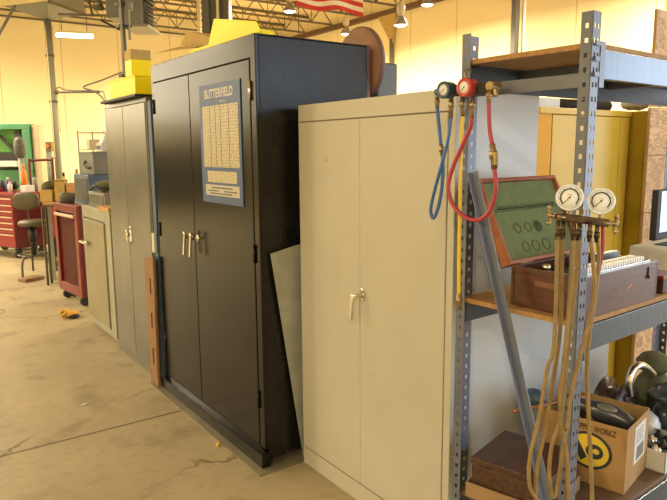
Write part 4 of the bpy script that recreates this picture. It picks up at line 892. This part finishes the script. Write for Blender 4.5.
# jumble at the right rear of the bottom shelf
t = thing('hose_reel', SP(.98, .30, ZB), 'dark maroon reel with curved silver band at the right rear of the bottom shelf', 'reel')
MB().lathe(SP(.92, .34, .53), tuple(v), [(0, -.05), (.10, -.05), (.10, -.04), (.06, -.035), (.06, .035), (.10, .04), (.10, .05), (0, .05)], n=28).build('reel_body', 'maroon', t)
MB().tube([SP(.86, .25, .60), SP(.845, .25, .66), SP(.87, .25, .71), SP(.93, .25, .715), SP(.99, .25, .69), SP(1.05, .25, .65)], .015, n=12).build('silver_band', 'chrome', t)
tag(MB().cyl(SP(.72, .30, .54), SP(.80, .20, .555), .048).cyl(SP(.80, .20, .555), SP(.815, .18, .558), .035).cyl(SP(.76, .25, ZB), SP(.76, .25, .54), .02).build('spotlight', 'dark'), 'black cylindrical lamp head lying just behind the carton', 'lamp')
tag(MB().cyl(SP(.70, .41, .56), SP(.76, .34, .565), .036).cyl(SP(.73, .375, ZB), SP(.73, .375, .55), .02).build('can', 'walnut'), 'dark brown can lying behind the black lamp head', 'can')
tag(MB().ell(SP(1.02, .15, .60), (.10, .08, .035), lump=.14).ell(SP(1.02, .15, .505), (.09, .07, .075)).build('cable_bundle', 'skin_blk'), 'glossy black bundled cable right of the maroon reel', 'cable')
tag(MB().ell(SP(1.17, .30, .66), (.07, .07, .05), lump=.1).ell(SP(1.17, .30, .53), (.08, .08, .10)).build('olive_pouch', 'olivep'), 'dark olive pouch at the right edge above the cable bundle', 'pouch')
tag(MB().ell(SP(.88, .18, .49), (.05, .045, .06), lump=.1).build('plastic_bag', 'clear'), 'cloudy clear plastic bag between the carton and the white parts box', 'bag')
# ------------------------------------------------------------------ gauge set with blue and red gauges on the side beam
t = thing('manifold_gauge_set', (1.49, 1.40, 1.775), 'manifold with blue and red gauges and coloured hoses hung at the far slotted post', 'gauge set')
zc = 1.781
a_, b_ = SP(-.055, .475, zc), SP(-.055, .285, zc-.004)
MB().bar(a_, b_, .028, .034).build('manifold_body', 'dark', t, .004)
def gauge(c, n_, r, case, parent, depth=.028, ring=True, dr=.86):
    c = Vector(c); n_ = Vector(n_).normalized()
    o = MB().lathe(c, n_, [(0, -depth), (r*.92, -depth), (r, -depth*.8), (r, -.003), (r*1.03, .0), (r*1.0, .004), (r*(dr+.02), .004), (r*dr, .001), (0, .001)], n=36).build('gauge_case', case, parent)
    MB().lathe(c, n_, [(0, .0005), (r*dr, .0005), (r*dr, .0022), (0, .0022)], n=36).build('dial', 'white', o)
    x = Vector((n_.y, -n_.x, 0)).normalized()*-1; y = n_.cross(x); y = y if y.z > 0 else -y; x = -x if x.dot(Rt) < 0 else x
    mb = MB(); N = 30
    for i in range(N):
        if ring:
            t0 = math.radians(225-270*i/N); t1 = math.radians(225-270*(i+1)/N)
            P = [c+n_*.0023+(x*math.cos(tt)+y*math.sin(tt))*rr for rr, tt in ((r*.60, t0), (r*.70, t0), (r*.70, t1), (r*.60, t1))]
            mb.prism(P, n_*.0004)
    tt = math.radians(225); nd = x*math.cos(tt)+y*math.sin(tt); mb.bar(c+n_*.0032-nd*r*.2, c+n_*.0032+nd*r*dr*.7, r*.045, .0006, n_)
    mb.cyl(c+n_*.002, c+n_*.0045, r*.07)
    for i in range(9 if ring else 0):
        tt = math.radians(225-270*i/8); e = x*math.cos(tt)+y*math.sin(tt); mb.bar(c+n_*.0026+e*r*.70, c+n_*.0026+e*r*.78, r*.03, .0005, n_)
    mb.bar(c+n_*.0026+y*r*.22-x*r*.16, c+n_*.0026+y*r*.22+x*r*.16, .0006, r*.10, n_) if ring else None
    mb.build('scale_and_needle', 'ink', o)
    return o
nu = -u
gauge(SP(-.092, .432, zc+.000), nu, .026, 'bluec', t, depth=.038, ring=False, dr=.66)
gauge(SP(-.092, .350, zc+.001), nu, .027, 'redc', t, depth=.040, ring=False, dr=.66)
MB().bar(SP(-.055, .285, zc), SP(-.055, .262, zc-.002), .03, .022).cyl(SP(-.075, .272, zc), SP(-.03, .272, zc), .014).cyl(SP(-.055, .272, zc+.004), SP(-.055, .262, zc-.03), .009).build('brass_valve', 'brass', t, .002)
MB().cyl(SP(-.055, .475, zc), SP(-.055, .495, zc), .012).build('blue_knob', 'bluec', t)
MB().tube([SP(-.05, .38, zc+.015), SP(-.045, .385, zc+.05), SP(-.02, .395, zc+.065), SP(-.004, .40, zc+.055)], .003).build('hanging_hook', 'brass', t)
def fitting(p, q, r=.007): MB().cyl(p, q, r, n=6).cyl(Vector(p).lerp(Vector(q), .25), Vector(p).lerp(Vector(q), .6), r*1.35, n=6).build('brass_fitting', 'brass', t)
# hoses
blueA = [(1.471, 1.494, 1.735), (1.471, 1.484, 1.677), (1.472, 1.474, 1.612)]
blueB = [(1.477, 1.472, 1.583), (1.477, 1.468, 1.518), (1.477, 1.479, 1.436), (1.475, 1.503, 1.376), (1.473, 1.517, 1.401), (1.470, 1.497, 1.468), (1.470, 1.468, 1.55), (1.474, 1.445, 1.629), (1.479, 1.439, 1.700)]
MB().tube(blueA, .0058).build('blue_hose', 'blueh', t); MB().tube(blueB, .0058).build('blue_hose', 'blueh', t)
MB().tube([(1.486, 1.396, 1.705), (1.486, 1.400, 1.597), (1.486, 1.399, 1.441), (1.486, 1.397, 1.248), (1.486, 1.394, 1.135)], .0062).build('yellow_hose', 'yelh', t)
red = [(1.473, 1.346, 1.695), (1.473, 1.350, 1.668), (1.470, 1.379, 1.612), (1.468, 1.417, 1.541), (1.466, 1.432, 1.481), (1.468, 1.414, 1.428), (1.471, 1.368, 1.393), (1.474, 1.313, 1.385), (1.477, 1.272, 1.413), (1.478, 1.252, 1.465), (1.478, 1.251, 1.509), (1.478, 1.259, 1.545)]
MB().tube(red, .0068).build('red_hose', 'redh', t)
MB().tube([(1.467, 1.277, 1.735), (1.467, 1.275, 1.700), (1.467, 1.270, 1.654), (1.468, 1.260, 1.612)], .0062).build('red_hose', 'redh', t)
fitting((1.474, 1.497, 1.765), (1.471, 1.492, 1.733)); fitting((1.479, 1.439, 1.770), (1.479, 1.439, 1.698)); fitting((1.483, 1.396, 1.765), (1.486, 1.396, 1.700))
fitting((1.475, 1.346, 1.760), (1.473, 1.346, 1.692)); fitting((1.469, 1.279, 1.770), (1.467, 1.277, 1.733)); fitting((1.472, 1.474, 1.614), (1.477, 1.472, 1.580))
fitting((1.486, 1.394, 1.137), (1.486, 1.391, 1.088), .008); fitting((1.468, 1.260, 1.614), (1.478, 1.257, 1.542), .010)
MB().bar((1.470, 1.250, 1.59), (1.466, 1.244, 1.55), .012, .02).build('valve_lever', 'brass', t, .002)

# ------------------------------------------------------------------ gauge set with white dials on the near post
t = thing('manifold_gauge_set', (1.455, .955, 1.42), 'brass manifold with two round white dials and hanging tan hoses on the near post', 'gauge set')
vw = Vector((1.46, .95, 0)).normalized(); right = Vector((vw.y, -vw.x, 0))
L_, R_ = Vector((1.408, .991, 1.427)), Vector((1.519, .913, 1.408))
MB().bar(L_, R_, .022, .020).build('manifold_body', 'brassdk', t, .003)
MB().cyl(L_, L_+(R_-L_)*.16, .012, n=6).build('valve_nut', 'brass', t)
MB().cyl(R_-(R_-L_)*.12, R_, .012, n=6).build('valve_nut', 'brass', t)
MB().cyl(L_, L_+(L_-R_)*.12, .006).build('valve_stem', 'brass', t)
MB().cyl(R_, R_+(R_-L_)*.14, .006).build('valve_stem', 'brass', t)
for e, s_ in ((L_+(L_-R_)*.13, 1), (R_+(R_-L_)*.15, -1)):
    ax2 = (L_-R_).normalized()
    w1 = Vector((0, 0, 1)); MB().bar(e-w1*.018-ax2*.004*s_, e-w1*.004, .010, .006, ax2).bar(e+w1*.004, e+w1*.018+ax2*.004*s_, .010, .006, ax2).ell(e+w1*.02, (.006, .006, .007)).ell(e-w1*.02, (.006, .006, .007)).cyl(e-ax2*.005, e+ax2*.005, .008).build('wing_handle', 'brass', t)
nf = -vw*.98 + Vector((0, 0, .10))
g1 = Vector((1.432, .970, 1.476)); g2 = Vector((1.497, .923, 1.466))
for g in (g1, g2):
    gauge(g-vw*.012, nf, .0335, 'silver', t, depth=.026)
    MB().cyl(g-Z*.030+vw*.0, g-Z*.055+vw*.004, .006, n=6).build('gauge_stem', 'brass', t)
MB().tube([L_.lerp(R_, .5)+Z*.008, L_.lerp(R_, .5)+Z*.03+vw*.03, (1.548, 1.015, 1.465)], .003, sub=3).build('hanging_hook', 'brass', t)
HS_ = [
 [(1.414, .988, 1.385), (1.414, .987, 1.339), (1.417, .985, 1.205), (1.416, .986, 1.068), (1.405, .994, 1.013), (1.392, 1.003, .877), (1.376, 1.015, .764), (1.379, 1.013, .675), (1.403, .995, .627)],
 [(1.433, .986, 1.385), (1.434, .985, 1.31), (1.438, .983, 1.12), (1.428, .990, .981), (1.415, .999, .837), (1.401, 1.009, .72), (1.402, 1.008, .621)],
 [(1.439, .958, 1.385), (1.440, .957, 1.314), (1.437, .959, 1.18), (1.431, .963, 1.016), (1.427, .966, .943), (1.435, .960, .846), (1.449, .950, .768), (1.459, .943, .632)],
 [(1.469, .963, 1.382), (1.470, .962, 1.309), (1.462, .968, 1.147), (1.457, .972, 1.008), (1.449, .977, .865), (1.434, .988, .792), (1.431, .990, .704), (1.445, .980, .635), (1.455, .973, .718), (1.464, .967, .836)],
 [(1.463, .928, 1.383), (1.473, .921, 1.315), (1.480, .916, 1.222), (1.469, .924, 1.129), (1.454, .935, 1.033), (1.442, .943, .95), (1.437, .946, .851)],
 [(1.497, .929, 1.378), (1.504, .924, 1.324), (1.502, .925, 1.231), (1.494, .931, 1.123), (1.492, .932, 1.012), (1.503, .924, .861), (1.519, .913, .659), (1.522, .911, .55)],
]
for pts in HS_:
    MB().tube(pts, .0056).build('tan_hose', 'tanh', t)
    p = Vector(pts[0]); MB().cyl(p+Z*.03, p-Z*.02, .0062, n=6).cyl(p+Z*.008, p-Z*.010, .0080, n=6).build('brass_fitting', 'brassdk', t)
MB().tube([(1.515, .925, 1.40), (1.520, .925, 1.34), (1.515, .930, 1.27), (1.505, .935, 1.20)], .005).build('red_tag_cord', 'redh', t)
